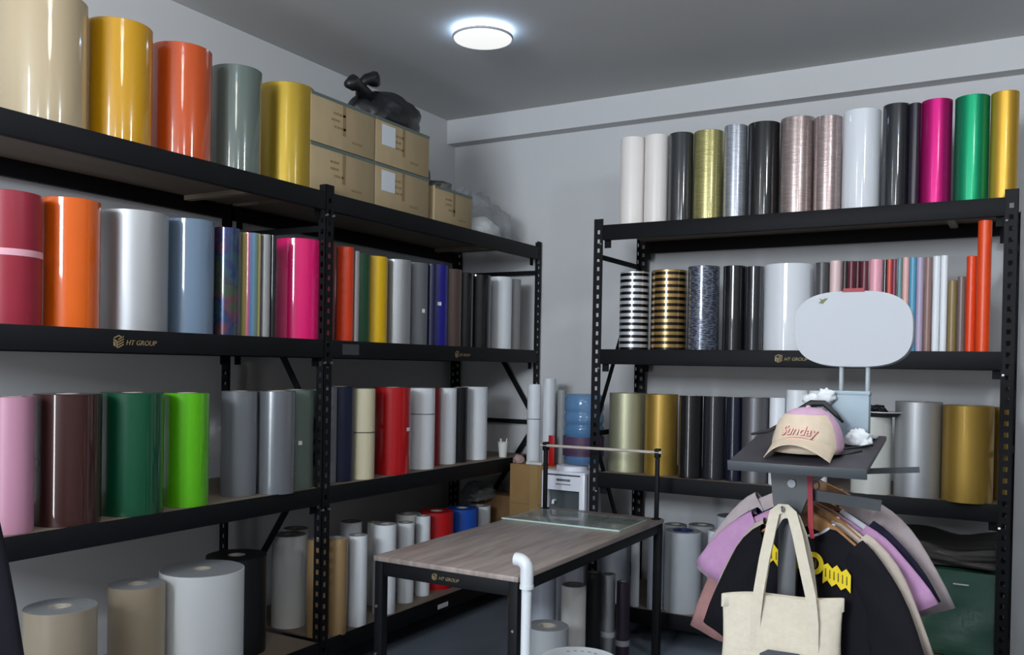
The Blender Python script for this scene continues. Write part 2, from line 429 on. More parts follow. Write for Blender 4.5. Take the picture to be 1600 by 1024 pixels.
def band(t, R, z, hh, material, name, lift=.0012):
    MB().lathe([(R-.001, z-hh/2), (R+lift, z-hh/2), (R+lift, z+hh/2), (R-.001, z+hh/2)], (0, 0, 0), 64, True).build(name, material, t, 40)
ROLLS = [
    ('L1', 0.5799, -3.6698, 2.4775, 0.1569, 0.5012, 'g_cream', 'tall glossy cream film roll at the left end of the top shelf'),
    ('L1', 0.6079, -3.3619, 2.4775, 0.1289, 0.4964, 'g_yellow', 'glossy golden yellow film roll on the top shelf beside the cream one'),
    ('L1', 0.6079, -3.052, 2.4775, 0.1289, 0.4992, 'g_orange', 'glossy burnt orange film roll on the top shelf beside the yellow one'),
    ('L1', 0.6206, -2.7504, 2.4775, 0.1162, 0.496, 'g_greygreen', 'glossy grey-green film roll on the top shelf beside the orange one'),
    ('L1', 0.6032, -2.4027, 2.4775, 0.1336, 0.5129, 'm_gold', 'metallic gold film roll on the top shelf beside the cardboard cartons'),
    ('L2', 0.6336, -3.8323, 1.7351, 0.1162, 0.4783, 's_crimson', 'matt crimson film roll with a pale pink tape band, left end of the second shelf'),
    ('L2', 0.6423, -3.5898, 1.7351, 0.1075, 0.493, 'g_orange2', 'glossy orange film roll on the second shelf beside the crimson one'),
    ('L2', 0.6144, -3.2866, 1.7351, 0.1354, 0.4932, 'm_silver', 'large satin silver film roll on the second shelf'),
    ('L2', 0.6468, -3.0266, 1.7351, 0.103, 0.4987, 'g_steelblue', 'glossy steel blue film roll on the second shelf'),
    ('L2', 0.6882, -2.8568, 1.7351, 0.0616, 0.4876, 'holo', 'dark holographic leopard-spotted film roll beside the steel blue one'),
    ('L2', 0.6906, -2.7187, 1.7351, 0.0504, 0.4839, 'rainbow', 'rainbow striped film roll in pastel colours on the second shelf'),
    ('L2', 0.716, -2.647, 1.7351, 0.0249, 0.4872, 's_silver2', 'narrow light grey film roll between the rainbow and the magenta rolls'),
    ('L2', 0.7248, -2.606, 1.7351, 0.0163, 0.4901, 'g_black', 'thin black film roll just left of the magenta one'),
    ('L2', 0.6336, -2.3398, 1.7351, 0.1135, 0.5029, 'g_magenta', 'glossy hot pink magenta film roll beside the perforated post'),
    ('L2', 0.7052, -2.2014, 1.7351, 0.0387, 0.5071, 's_darkred', 'dark red film roll mostly hidden behind the shared post'),
    ('L2', 0.694, -2.0541, 1.7351, 0.047, 0.5017, 's_redorange', 'bright red-orange film roll just right of the shared post'),
    ('L2', 0.7236, -1.9962, 1.7351, 0.0173, 0.4874, 's_silver2', 'thin grey film roll between red-orange and dark green ones'),
    ('L2', 0.6689, -1.9245, 1.7351, 0.0721, 0.4832, 's_dgreen', 'dark green film roll left of the bright yellow one'),
    ('L2', 0.6638, -1.7747, 1.7351, 0.077, 0.4823, 's_yellow', 'bright yellow film roll on the second shelf, far bay'),
    ('L2', 0.6628, -1.5722, 1.7351, 0.087, 0.4867, 'm_silver', 'silver-grey film roll just right of the bright yellow one'),
    ('L2', 0.6628, -1.3877, 1.7351, 0.0782, 0.4887, 's_grey', 'mid grey film roll with a white sticker on its side'),
    ('L2', 0.7089, -1.2868, 1.7351, 0.032, 0.4947, 's_navy', 'narrow navy blue film roll beside the grey stickered one'),
    ('L2', 0.6628, -1.1777, 1.7351, 0.0786, 0.5003, 's_royal', 'deep royal blue film roll with a white sticker on its side'),
    ('L2', 0.6628, -1.0198, 1.7351, 0.0782, 0.4889, 's_brown', 'matt brown film roll on the second shelf, far bay'),
    ('L2', 0.6791, -0.88, 1.7351, 0.0618, 0.4797, 'g_black', 'glossy black film roll right of the brown one'),
    ('L2', 0.6628, -0.6877, 1.7351, 0.087, 0.485, 'g_black', 'glossy black film roll left of the white one near the shelf end'),
    ('L2', 0.6628, -0.3917, 1.7351, 0.0802, 0.5001, 's_white', 'white film roll near the far end of the second shelf'),
    ('L2', 0.6888, -0.2592, 1.7351, 0.0531, 0.4969, 's_silver2', 'pale grey film roll at the far end of the second shelf'),
    ('L3', 0.6726, -3.8307, 0.9916, 0.0756, 0.4899, 's_pink', 'pale pink film roll at the left end of the third shelf'),
    ('L3', 0.6556, -3.6021, 0.9916, 0.1213, 0.4958, 'g_dbrown', 'large glossy dark brown film roll on the third shelf'),
    ('L3', 0.6564, -3.3154, 0.9916, 0.1242, 0.4956, 'g_green', 'large glossy dark green film roll on the third shelf'),
    ('L3', 0.668, -3.0495, 0.9916, 0.0946, 0.4905, 'g_lime', 'glossy lime green film roll on the third shelf'),
    ('L3', 0.622, -2.7071, 0.9916, 0.0825, 0.4914, 's_grey', 'mid grey film roll with satin finish on the third shelf'),
    ('L3', 0.7062, -2.5513, 0.9916, 0.0918, 0.4918, 'm_chrome', 'shiny chrome silver film roll on the third shelf'),
    ('L3', 0.6482, -2.3644, 0.9916, 0.0935, 0.4938, 's_sage', 'pale sage green film roll with a small white sticker'),
    ('L3', 0.6063, -2.1982, 0.9916, 0.0652, 0.4894, 's_sage2', 'darker sage green film roll just left of the shared post'),
    ('L3', 0.6822, -2.1357, 0.9916, 0.0324, 0.5029, 's_grey', 'thin grey film roll just right of the shared post on the third shelf'),
    ('L3', 0.6433, -2.0214, 0.9916, 0.0782, 0.5052, 's_navy2', 'dark navy blue film roll left of the cream one on the third shelf'),
    ('L3', 0.6875, -1.881, 0.9916, 0.0682, 0.4939, 's_cream2', 'cream film roll tied with a thin dark string on the third shelf'),
    ('L3', 0.6701, -1.5952, 0.9916, 0.106, 0.4974, 'g_red', 'wide glossy red film roll on the third shelf'),
    ('L3', 0.6457, -1.2837, 0.9916, 0.087, 0.4887, 's_white', 'white film roll tied with string between the two red ones'),
    ('L3', 0.58, -1.1132, 0.9916, 0.0782, 0.4855, 's_red2', 'narrow dark red film roll between two white ones'),
    ('L3', 0.6182, -0.9712, 0.9916, 0.0681, 0.4839, 's_white', 'white film roll between the narrow red and the black ones'),
    ('L3', 0.6218, -0.8365, 0.9916, 0.0658, 0.4866, 'g_black', 'black film roll between two white ones near the shelf end'),
    ('L3', 0.6096, -0.6179, 0.9916, 0.087, 0.4879, 's_white', 'white film roll at the far end of the third shelf beside the paper cup'),
    ('L4', 0.7207, -3.6652, 0.206, 0.1284, 0.485, 's_beige', 'beige roll with a glossy grey top at the left end of the bottom shelf'),
    ('L4', 0.6579, -3.2846, 0.206, 0.1127, 0.485, 's_beige2', 'small beige roll left of the large white one on the bottom shelf'),
    ('L4', 0.7109, -2.9915, 0.206, 0.1796, 0.5, 's_whitew', 'large white roll with a loose outer layer on the bottom shelf'),
    ('L4', 0.5125, -2.6098, 0.206, 0.1448, 0.47, 's_black', 'black roll standing behind the large white one on the bottom shelf'),
    ('L4', 0.4177, -2.1497, 0.206, 0.0918, 0.4901, 's_white3', 'white roll left of the perforated post on the bottom shelf'),
    ('L4', 0.6733, -2.2166, 0.206, 0.0501, 0.5047, 's_kraft', 'brown kraft paper roll mostly hidden behind the perforated post'),
    ('L4', 0.7338, -2.1228, 0.206, 0.0509, 0.5034, 's_kraft', 'tan kraft paper roll just right of the perforated post'),
    ('L4', 0.7229, -1.9497, 0.206, 0.0528, 0.4889, 's_white', 'white roll right of the tan kraft paper roll'),
    ('L4', 0.6893, -1.6734, 0.206, 0.0666, 0.506, 's_white', 'white roll with an open core behind the near table corner'),
    ('L4', 0.6513, -1.423, 0.206, 0.051, 0.4742, 's_white', 'slim white roll in the front row next to the open-cored white one'),
    ('L4', 0.6454, -1.2392, 0.206, 0.0449, 0.4891, 's_white', 'white roll left of the red one on the bottom shelf'),
    ('L4', 0.5903, -1.0207, 0.206, 0.1105, 0.4851, 's_red3', 'bright red roll on the bottom shelf behind the table'),
    ('L4', 0.5928, -0.7253, 0.206, 0.1105, 0.4668, 's_blue', 'bright blue roll on the bottom shelf behind the table'),
    ('L4', 0.5628, -0.4578, 0.206, 0.078, 0.4459, 's_white', 'white roll right of the blue one at the end of the bottom shelf'),
    ('L4', 0.299, -1.9787, 0.206, 0.0698, 0.485, 's_white3', 'white roll in the rear row behind the white one left of the post'),
    ('L4', 0.4067, -1.6326, 0.206, 0.0648, 0.485, 's_white', 'short white roll in the rear row, its top just showing'),
    ('L4', 0.5316, -1.5715, 0.206, 0.0408, 0.485, 's_white3', 'white roll in the rear row left of the open-cored one'),
    ('L4', 0.5091, -1.2088, 0.206, 0.0792, 0.485, 's_white3', 'white roll in the rear row behind the slim white one'),
    ('R1', 1.7401, -0.6535, 2.4783, 0.0768, 0.5325, 's_pearl', 'pearl white film roll at the left end of the top right shelf'),
    ('R1', 1.893, -0.6548, 2.4783, 0.0728, 0.5305, 's_pearl', 'pearl white film roll touching the dark grey one on the top right shelf'),
    ('R1', 2.0456, -0.6561, 2.4783, 0.0725, 0.5244, 'g_dgrey', 'glossy dark grey film roll between the pearl white and olive gold ones'),
    ('R1', 2.2057, -0.6409, 2.4783, 0.0858, 0.5204, 'b_olive', 'brushed olive gold film roll on the top right shelf'),
    ('R1', 2.3702, -0.6608, 2.4783, 0.0661, 0.5308, 'b_silver', 'brushed silver film roll on the top right shelf'),
    ('R1', 2.5244, -0.6376, 2.4783, 0.0882, 0.5298, 'g_black', 'glossy black film roll right of the brushed silver one'),
    ('R1', 2.7082, -0.6367, 2.4783, 0.0916, 0.5357, 'b_rose', 'wide brushed rose grey film roll on the top right shelf'),
    ('R1', 2.8741, -0.6541, 2.4783, 0.0721, 0.5192, 'b_rose2', 'narrower brushed rose film roll left of the large white one'),
    ('R1', 3.0426, -0.6285, 2.4783, 0.097, 0.5351, 'g_white', 'large glossy white film roll on the top right shelf'),
    ('R1', 3.2175, -0.6583, 2.4783, 0.0665, 0.54, 'g_black2', 'glossy charcoal black film roll right of the large white one'),
    ('R1', 3.3094, -0.6838, 2.4783, 0.0281, 0.5323, 's_plum', 'narrow dark plum black film roll left of the magenta metallic one'),
    ('R1', 3.4075, -0.6502, 2.4783, 0.0748, 0.5381, 'm_magenta', 'metallic magenta film roll on the top right shelf'),
    ('R1', 3.5707, -0.6483, 2.4783, 0.0798, 0.5358, 'm_green', 'metallic emerald green film roll on the top right shelf'),
    ('R1', 3.715, -0.6634, 2.4783, 0.063, 0.5355, 'm_gold2', 'metallic gold film roll at the right end of the top right shelf'),
    ('R2', 1.763, -0.6486, 1.7305, 0.0888, 0.4719, 'st_silver', 'black and silver striped film roll at the left end of the second right shelf'),
    ('R2', 1.9769, -0.6316, 1.7305, 0.1057, 0.4749, 'st_gold', 'black and gold striped film roll on the second right shelf'),
    ('R2', 2.1937, -0.6455, 1.7305, 0.0918, 0.4886, 'p_denim', 'dark blue-grey snakeskin patterned film roll'),
    ('R2', 2.383, -0.6729, 1.7305, 0.0639, 0.4811, 'g_black', 'glossy black film roll with a bright streak on the second right shelf'),
    ('R2', 2.4993, -0.6844, 1.7305, 0.0496, 0.4729, 'g_black2', 'charcoal black film roll left of the large white one'),
    ('R2', 2.6698, -0.594, 1.7305, 0.1401, 0.4829, 'g_white', 'very wide glossy white film roll on the second right shelf'),
    ('R2', 2.8694, -0.697, 1.7305, 0.0368, 0.4786, 's_dgrey', 'dark grey film roll just right of the wide white one'),
    ('R2', 2.9382, -0.7023, 1.7305, 0.0304, 0.486, 's_palepink', 'pale pink film roll with a white cut edge, behind the sign board'),
    ('R2', 2.9882, -0.717, 1.7305, 0.0144, 0.4805, 's_dbrown', 'thin dark brown film roll beside the pale pink one'),
    ('R2', 3.02, -0.7139, 1.7305, 0.0175, 0.4791, 's_maroon', 'thin maroon film roll right of the dark brown one'),
    ('R2', 3.0526, -0.7171, 1.7305, 0.0142, 0.4777, 's_maroon2', 'thin deep wine red film roll'),
    ('R2', 3.0853, -0.7125, 1.7305, 0.0188, 0.4763, 's_maroon', 'maroon film roll left of the pink one'),
    ('R2', 3.1404, -0.7002, 1.7305, 0.0341, 0.4838, 's_pink2', 'soft pink film roll rising behind the sign board'),
    ('R2', 3.1872, -0.7221, 1.7305, 0.0092, 0.4785, 'g_black', 'thin black film roll right of the soft pink one'),
    ('R2', 3.2085, -0.7191, 1.7305, 0.0123, 0.4809, 's_salmon', 'thin salmon orange film roll'),
    ('R2', 3.2319, -0.7206, 1.7305, 0.0107, 0.4799, 's_plum2', 'thin plum film roll right of the salmon one'),
    ('R2', 3.2577, -0.7192, 1.7305, 0.0121, 0.4853, 's_teal', 'thin grey teal film roll'),
    ('R2', 3.2862, -0.7147, 1.7305, 0.0166, 0.4873, 's_peach', 'pale peach film roll between teal and sky blue ones'),
    ('R2', 3.3195, -0.7148, 1.7305, 0.0165, 0.4858, 's_sky', 'sky blue film roll right of the peach one'),
    ('R2', 3.354, -0.7134, 1.7305, 0.0179, 0.4842, 's_lilac', 'pale lilac film roll right of the sky blue one'),
    ('R2', 3.3915, -0.715, 1.7305, 0.0177, 0.4825, 's_rosebrown', 'thin rose brown film roll left of the white ones'),
    ('R2', 3.43, -0.7152, 1.7305, 0.0174, 0.4872, 's_white', 'slim white film roll right of the rose brown one'),
    ('R2', 3.4652, -0.7153, 1.7305, 0.0166, 0.4888, 's_white', 'slim white film roll left of the short gold ones'),
    ('R2', 3.5042, -0.7111, 1.7305, 0.0212, 0.362, 's_ochre', 'short ochre gold film roll lower than its neighbours'),
    ('R2', 3.5449, -0.7141, 1.7305, 0.0181, 0.3798, 's_taupe', 'short taupe film roll left of the orange ones'),
    ('R2', 3.5875, -0.7086, 1.7305, 0.0235, 0.48, 's_redorange', 'red-orange film roll left of the tall orange tube'),
    ('R2', 3.6432, -0.7214, 1.7305, 0.0313, 0.6513, 's_orange3', 'tall slim orange tube reaching up to the top beam'),
    ('R3', 1.6976, -0.5623, 0.987, 0.114, 0.4824, 'm_sage', 'satin greenish champagne film roll on the third right shelf'),
    ('R3', 1.9316, -0.5966, 0.987, 0.0992, 0.4821, 'm_gold3', 'satin gold film roll on the third right shelf'),
    ('R3', 2.1359, -0.657, 0.987, 0.0698, 0.4815, 'g_black', 'glossy black film roll with a window reflection on the third right shelf'),
    ('R3', 2.2705, -0.6286, 0.987, 0.0662, 0.4814, 'g_black2', 'charcoal black film roll in the middle of three dark ones'),
    ('R3', 2.3877, -0.6378, 0.987, 0.0455, 0.481, 'g_navyblack', 'blue-black film roll left of the dark grey metallic one'),
    ('R3', 2.5115, -0.6429, 0.987, 0.0756, 0.4825, 'm_dgrey', 'dark grey metallic film roll on the third right shelf'),
    ('R3', 2.6353, -0.6524, 0.987, 0.0445, 0.4858, 's_white', 'white film roll beside the dark grey metallic one'),
    ('R3', 2.7404, -0.6554, 0.987, 0.0569, 0.5316, 's_white', 'tall white film roll rising behind the cap'),
    ('R3', 2.8527, -0.6383, 0.987, 0.0529, 0.531, 's_white', 'tall white film roll behind the purple bow of the cap'),
    ('R3', 3.1334, -0.6779, 0.987, 0.0999, 0.4046, 's_offwhite', 'short wide off-white film roll carrying the black cable coil'),
    ('R3', 3.357, -0.6631, 0.987, 0.1137, 0.4887, 'm_silver', 'large satin silver film roll on the third right shelf'),
    ('R3', 3.5884, -0.6956, 0.987, 0.1167, 0.479, 'm_gold3', 'large satin gold film roll on the third right shelf beside the narrow dim one'),
    ('R3', 3.729, -0.5403, 0.987, 0.0345, 0.4704, 'm_gold3', 'narrow dim gold film roll squeezed against the right rack post'),
    ('R4', 1.6754, -0.6596, 0.2007, 0.0912, 0.4331, 's_whiteb', 'wide white roll in plastic seen through the table frame'),
    ('R4', 1.8333, -0.7244, 0.2007, 0.0264, 0.4483, 's_white', 'slim white roll left of the far table leg'),
    ('R4', 1.9523, -0.7042, 0.2007, 0.0467, 0.4619, 's_whiteb', 'white roll right of the far table leg'),
    ('R4', 2.0979, -0.6436, 0.2007, 0.1072, 0.4682, 's_film', 'large white roll wrapped in clear film on the bottom right shelf'),
    ('R4', 2.3152, -0.6879, 0.2007, 0.0499, 0.4994, 's_whiteb', 'white roll half hidden by the hanging shirts'),
    ('R4', 1.955, -0.3794, 0.2007, 0.0724, 0.453, 's_greyc', 'grey roll in the rear row behind the film-wrapped one'),
    ('R4', 2.1207, -0.3731, 0.2007, 0.0787, 0.4667, 's_greyc', 'grey roll in the rear row left of the white one by the shirts'),
    ('R4', 2.329, -0.3487, 0.2007, 0.1162, 0.537, 's_whiteb', 'white roll with a blue core behind the hanging shirts'),
    ('F0', 1.5997, -1.4488, 0.0, 0.0689, 0.485, 's_whiteb', 'white roll on the floor under the right side of the table'),
    ('F0', 1.8107, -1.5094, 0.0, 0.0649, 0.485, 's_white3', 'slim white roll on the floor in front of the black ones'),
    ('F0', 1.8093, -1.2551, 0.0, 0.0417, 0.5, 's_black', 'tall black roll on the floor under the table'),
    ('F0', 1.8723, -1.2, 0.0, 0.0383, 0.49, 'm_silver', 'tall silver tube with a ring on the floor under the table'),
    ('F0', 1.9592, -1.2004, 0.0, 0.0379, 0.46, 's_aubergine', 'dark purple roll with a grey band on the floor under the table'),
    ('F0', 1.9041, -1.9804, 0.0, 0.1023, 0.4, 's_greyc', 'wide grey roll with a big open core on the floor behind the stool'),
]
placed = {}
for i, r in enumerate(ROLLS):
    placed[r[7]] = (film_roll(*r, seed=i*7+3), r)
def find(key):
    for k, v in placed.items():
        if key in k: return v
def towards_cam(r, off=0):
    return atan2(-5.728-r[2], 3.859-r[1])+off
pinktape = mat('pale_pink_tape', 'cf9aa6', .5)
darkstr = mat('dark_string', '2c2a28', .8)
t, r = find('matt crimson'); band(t, r[4], r[5]*.545, .024, pinktape, 'tape_band')
t, r = find('mid grey film roll with a white sticker'); on_roll(t, r[4], towards_cam(r, .75), r[5]*.42, .022, .022, stick, 'sticker')
t, r = find('deep royal blue'); on_roll(t, r[4], towards_cam(r, .35), r[5]*.52, .024, .022, stick, 'sticker')
t, r = find('pale sage green'); on_roll(t, r[4], towards_cam(r, .3), r[5]*.47, .018, .02, stick, 'sticker')
t, r = find('large glossy dark brown'); on_roll(t, r[4], towards_cam(r, -1.15), r[5]*.48, .05, .022, mat('clear_tape', 'a39c94', .3, alpha=.7), 'tape_tab')
t, r = find('wide glossy red'); on_roll(t, r[4], towards_cam(r, 1.05), r[5]*.52, .03, .02, stick, 'sticker')
t, r = find('cream film roll tied'); band(t, r[4], r[5]*.52, .004, darkstr, 'string')
t, r = find('white film roll tied'); band(t, r[4], r[5]*.68, .004, darkstr, 'string')
t, r = find('tall silver tube'); band(t, r[4], r[5]*.33, .028, mat('tube_ring', 'b4b6b8', .4), 'tube_ring', .006)
t, r = find('dark purple roll'); band(t, r[4], r[5]*.28, .03, mat('grey_band', '8c8a90', .5), 'paper_band')
t, r = find('glossy black film roll with a window'); 
bluec = mat('blue_core', '20306a', .5)
for kk in ('large white roll wrapped', 'white roll with a blue core'):
    t, r = find(kk)
    MB().lathe([(.030, r[5]-.02), (.060, r[5]-.02), (.060, r[5]+.003), (.030, r[5]+.003)], (0, 0, 0), 40, True).build('core_ring', bluec, t)
t, r = find('large white roll wrapped')
wr = MB()
rs = []
for k in range(9):
    zz = r[5]*k/8; rs.append([((r[4]+.004+.0025*noise.noise(Vector((cos(a)*3, sin(a)*3, zz*9))))*cos(a), (r[4]+.004+.0025*noise.noise(Vector((cos(a)*3, sin(a)*3, zz*9))))*sin(a), zz) for a in [2*pi*j/64 for j in range(64)]])
wr.rings(rs, cap=False).build('clear_wrap', clearp, t)

# ---------------------------------------------------------------- cartons and bags on the top left shelf
ZT = ZL[0]-.004
def carton(x0, x1, y0, y1, z0, z1, label, sheet=False, print_=True, tape=True, group='cardboard cartons on the top left shelf', mm=None):
    cx, cy = (x0+x1)/2, (y0+y1)/2
    t = tag(empty('cardboard_carton', (cx, cy, z0)), label, 'box', group)
    a, b, h = (x1-x0)/2, (y1-y0)/2, z1-z0
    MB().box((-a, -b, 0), (a, b, h), .004).build('carton_body', mm or cardb, t)
    fl = MB(); fl.box((-a+.003, -b+.003, h), (-.002, b-.003, h+.003)); fl.box((.002, -b+.003, h), (a-.003, b-.003, h+.003))
    fl.build('top_flap', mm or cardb, t)
    if tape:
        MB().box((-.03, -b-.0008, h+.003), (.03, b+.0008, h+.0042)).build('tape_strip', tapeg, t)
    if print_:
        mb = MB(); rnd = random.Random(hash(label) % 1000 if False else len(label)*7)
        for k in range(3):
            yy = -b*.35+rnd.uniform(-.02, .02); zz = h*(.72-.14*k)
            for q in range(4):
                w = rnd.uniform(.012, .03); mb.box((a+.0002, yy, zz-.006), (a+.0012, yy+w*.7, zz+.006)); yy += w
        yy = b*.25
        for k in range(5):
            mb.box((a+.0002, yy, h*.2), (a+.0012, yy+.012, h*.2+.012)); yy += .017
        mb.box((a+.0002, -.012, h*.3), (a+.0012, .012, h*.95))
        mb.build('carton_print', mat('faint_print', '86704c', .8), t)
    MB().box((a+.0002, -b, h-.014), (a+.0016, b, h+.0025)).build('edge_tape', mat('teal_tape', '56655f', .4), t)
    if sheet:
        MB().box((a+.0017, -b+.05, h*.42), (a+.0027, -b+.17, h*.88)).build('shipping_label', mat('label_paper', 'cdd2d8', .6), t)
    return t
zc = [ZT+.0005, ZT+.252]
carton(.24, .735, -2.372, -1.872, zc[0], zc[0]+.245, 'lower near cardboard carton beside the metallic gold roll')
carton(.24, .735, -1.862, -1.362, zc[0], zc[0]+.245, 'lower far cardboard carton with a white shipping label', sheet=True)
carton(.24, .735, -2.374, -1.874, zc[1], zc[1]+.245, 'upper near cardboard carton stacked beside the gold roll')
carton(.24, .735, -1.864, -1.364, zc[1], zc[1]+.245, 'upper far cardboard carton with a white label, under the black bag', sheet=True)
carton(.30, .735, -1.30, -.885, zc[0], zc[0]+.222, 'single smaller cardboard carton right of the stacked four')

def blob(name, c, r, material, seed=0, amp=.25, freq=3, flat=None, parent=None, sub=4):
    bm = bmesh.new(); bmesh.ops.create_icosphere(bm, subdivisions=sub, radius=1)
    off = Vector((seed*3.1, seed*1.7, seed*.9))
    for v in bm.verts:
        d = v.co.normalized(); k = 1+amp*noise.noise(d*freq+off)+amp*.5*noise.noise(d*freq*2.7+off)
        p = Vector((d.x*r[0]*k, d.y*r[1]*k, d.z*r[2]*k))
        if flat is not None and p.z < flat: p.z = flat+(p.z-flat)*.04
        v.co = p
    zmin = min(v.co.z for v in bm.verts)
    for v in bm.verts: v.co.z -= zmin
    bm.verts.index_update()
    mb = MB().add([v.co.copy() for v in bm.verts], [[v.index for v in f.verts] for f in bm.faces]); bm.free()
    return mb.build(name, material, parent, 180, c)
zb = zc[1]+.2495
t = tag(empty('rubbish_bag', (.55, -1.66, zb)), 'black plastic bag with a knotted end lying on the stacked cartons', 'bag')
blob('bag_body', (0, .09, 0), (.17, .27, .165), blackp, 3, .16, 1.9, -.05, t)
kn = MB()
kn.tube([(.02, -.10, .14), (.03, -.16, .19), (.03, -.22, .195), (.03, -.27, .17)], [.06, .03, .045, .02], 10)
kn.tube([(.03, -.17, .19), (.05, -.13, .235), (.06, -.08, .25), (.05, -.03, .235)], [.02, .03, .045, .02], 10)
kn.build('bag_knot', blackp, t, 180)
tag(blob('grey_bag', (.52, -1.07, zc[0]+.227), (.16, .13, .06), greyp, 8, .2, 2, -.02), 'crumpled grey plastic bag lying on the smaller carton', 'bag')
tag(blob('black_pouch', (.61, -1.265, zc[0]+.2255), (.06, .032, .085), blackp, 5, .12, 1.5, -.05), 'small black pouch standing on the smaller carton beside the stack', 'pouch')
t = tag(empty('clear_plastic_bag', (.50, -.47, ZT)), 'big crumpled clear plastic bag with white cloth inside at the shelf end', 'bag')
blob('bag_film', (-.04, .06, 0), (.20, .34, .24), clearp, 12, .38, 2.4, -.08, t)
blob('folded_cloth', (.15, -.16, .003), (.085, .20, .10), clothw, 15, .15, 2.2, -.03, t)
mb = MB(); 
for k in range(3):
    a = k*.7-.5
    mb.tube([(.0+.03*k, -.22+.05*k, .24), (.02, -.24+.06*k+.03*sin(a), .31), (.03, -.20+.09*k, .35-.03*k)], [.05, .03, .008], 9)
mb.build('bag_neck', clearp, t, 180)
# dark cap-shaped items just behind it
tag(blob('dark_bundle', (.40, -.775, ZT), (.09, .08, .19), greyp, 21, .2, 2, -.08), 'dark grey bundle between the smaller carton and the clear bag', 'bag')

# ---------------------------------------------------------------- third left shelf: cup; corner: boxes, tubes, water dispenser
Z3 = ZL[2]-.004
t = tag(empty('paper_cup', (.70, -.385, Z3)), 'small white cup at the far end of the third left shelf', 'cup')
MB().lathe([(.0, 0), (.026, 0), (.036, .10), (.038, .102), (.036, .104), (.033, .10), (.024, .006), (0, .006)], (0, 0, 0), 32).build('cup_body', stick, t)
mb = MB(); mb.tube([(0.01, .01, .02), (.02, .015, .13)], .004, 8); mb.tube([(-.01, 0, .02), (-.022, .0, .125)], .004, 8); mb.tube([(0, -.012, .02), (.0, -.03, .13)], .004, 8)
mb.build('stirrer', stick, t)

t = tag(empty('cardboard_box', (1.005, -.36, 0)), 'tall brown cardboard box standing in the room corner between the racks', 'box')
MB().box((-.185, -.13, 0), (.165, .13, .965), .004).build('box_body', mat('cardboard_dark', '8f7045', .8, noise_amt=.06, nscale=10), t)
mb = MB(); mb.box((-.186, -.1312, .70), (.166, -.1302, .706)); mb.box((-.186, -.1312, .35), (.166, -.1302, .356)); mb.build('box_crease', cardd, t)
MB().box((-.03, -.132, 0), (.03, -.1302, .965)).build('tape_strip', mat('brown_tape', '9b8154', .35), t)
tag(MB().box((-.18, -.12, 0), (.18, .12, .50), .004).build('cardboard_box', mat('cardboard_deep_brown', '6f5230', .8), None, 35, (.565, -.17, ZL[3]-.004)), 'dark brown cardboard box at the far end of the bottom left shelf', 'box')  # second box, a deeper brown than the corner box
def paper_tube(x, y, z, r, h, label, lean=0, mm='s_white'):
    t = tag(empty('paper_tube', (x, y, z)), label, 'tube', 'white tubes standing on the corner box')
    t.rotation_euler = (0, lean, 0)
    MB().lathe([(r*.8, 0), (r, 0), (r, h), (r*.8, h)], (0, 0, 0), 36, True).build('tube_body', mm, t)
    MB().lathe([(0, h-.02), (r*.79, h-.02), (r*.79, h-.012), (0, h-.012)], (0, 0, 0), 30).build('tube_plug', corein, t)
    return t
ZB = .966
t = paper_tube(.925, -.36, ZB, .046, .535, 'thick white tube with a string round it on the corner box')
band(t, .046, .30, .004, darkstr, 'string')
paper_tube(1.032, -.34, ZB, .042, .575, 'tall white tube standing in the middle of the corner box')
paper_tube(.985, -.28, ZB, .028, .57, 'thin white tube behind the two thick ones on the corner box')
paper_tube(1.118, -.32, ZB, .030, .50, 'thin grey translucent tube beside the water bottle', 0, mat('milky_plastic', 'a9adae', .3, alpha=.75))
tag(MB().box((-.022, -.006, 0), (.022, .006, .20), .002).build('red_booklet', 's_red3', None, 35, (1.105, -.435, ZB)), 'narrow bright red packet standing in front of the white tubes', 'packet')
t = tag(empty('crumpled_wrapper', (.86, -.44, ZB)), 'crumpled pinkish clear wrapper on the corner box', 'wrapper')
blob('wrapper_film', (0, 0, 0), (.04, .035, .035), mat('pink_wrap', 'b79a94', .35, alpha=.8), 4, .4, 3, -.02, t)
tag(MB().box((-.06, -.04, 0), (.06, .04, .018), .006).build('white_tray', stick, None, 35, (1.0, -.45, ZB)), 'small white tray at the front of the corner box', 'tray')

whitep = mat('dispenser_plastic', 'e2e5f0', .3, coat=.3)
darkp = mat('dispenser_recess', '4c5458', .35)
t = tag(empty('water_dispenser', (1.372, -.66, 0)), 'white water dispenser with a big blue bottle between the two racks', 'water dispenser')
w, d, hb = .148, .13, .978
mb = MB()
mb.box((-w, -d+.05, 0), (w, d, hb-.005), .012)
mb.box((-w, -d, 0), (-w+.038, -d+.052, hb-.012), .006); mb.box((w-.038, -d, 0), (w, -d+.052, hb-.012), .006)
mb.box((-w+.036, -d+.0015, .862), (w-.036, -d+.052, hb-.014)); mb.box((-w+.036, -d+.0015, 0), (w-.036, -d+.052, .52))
mb.box((-w, -d, hb-.016), (w, d, hb), .006)
mb.build('housing', whitep, t)
MB().box((-w+.039, -d+.046, .53), (w-.039, -d+.0495, .86)).build('recess_panel', darkp, t)
mb = MB()
mb.tube([(-.075, -d+.045, .79), (-.075, -d+.02, .79), (-.075, -d+.015, .77)], .009, 10)
mb.build('tap', stick, t)
MB().box((-w+.03, -d-.0008, hb-.026), (w-.03, -d+.004, hb-.018)).build('seam', mat('seam_dark', '23283a', .6), t)
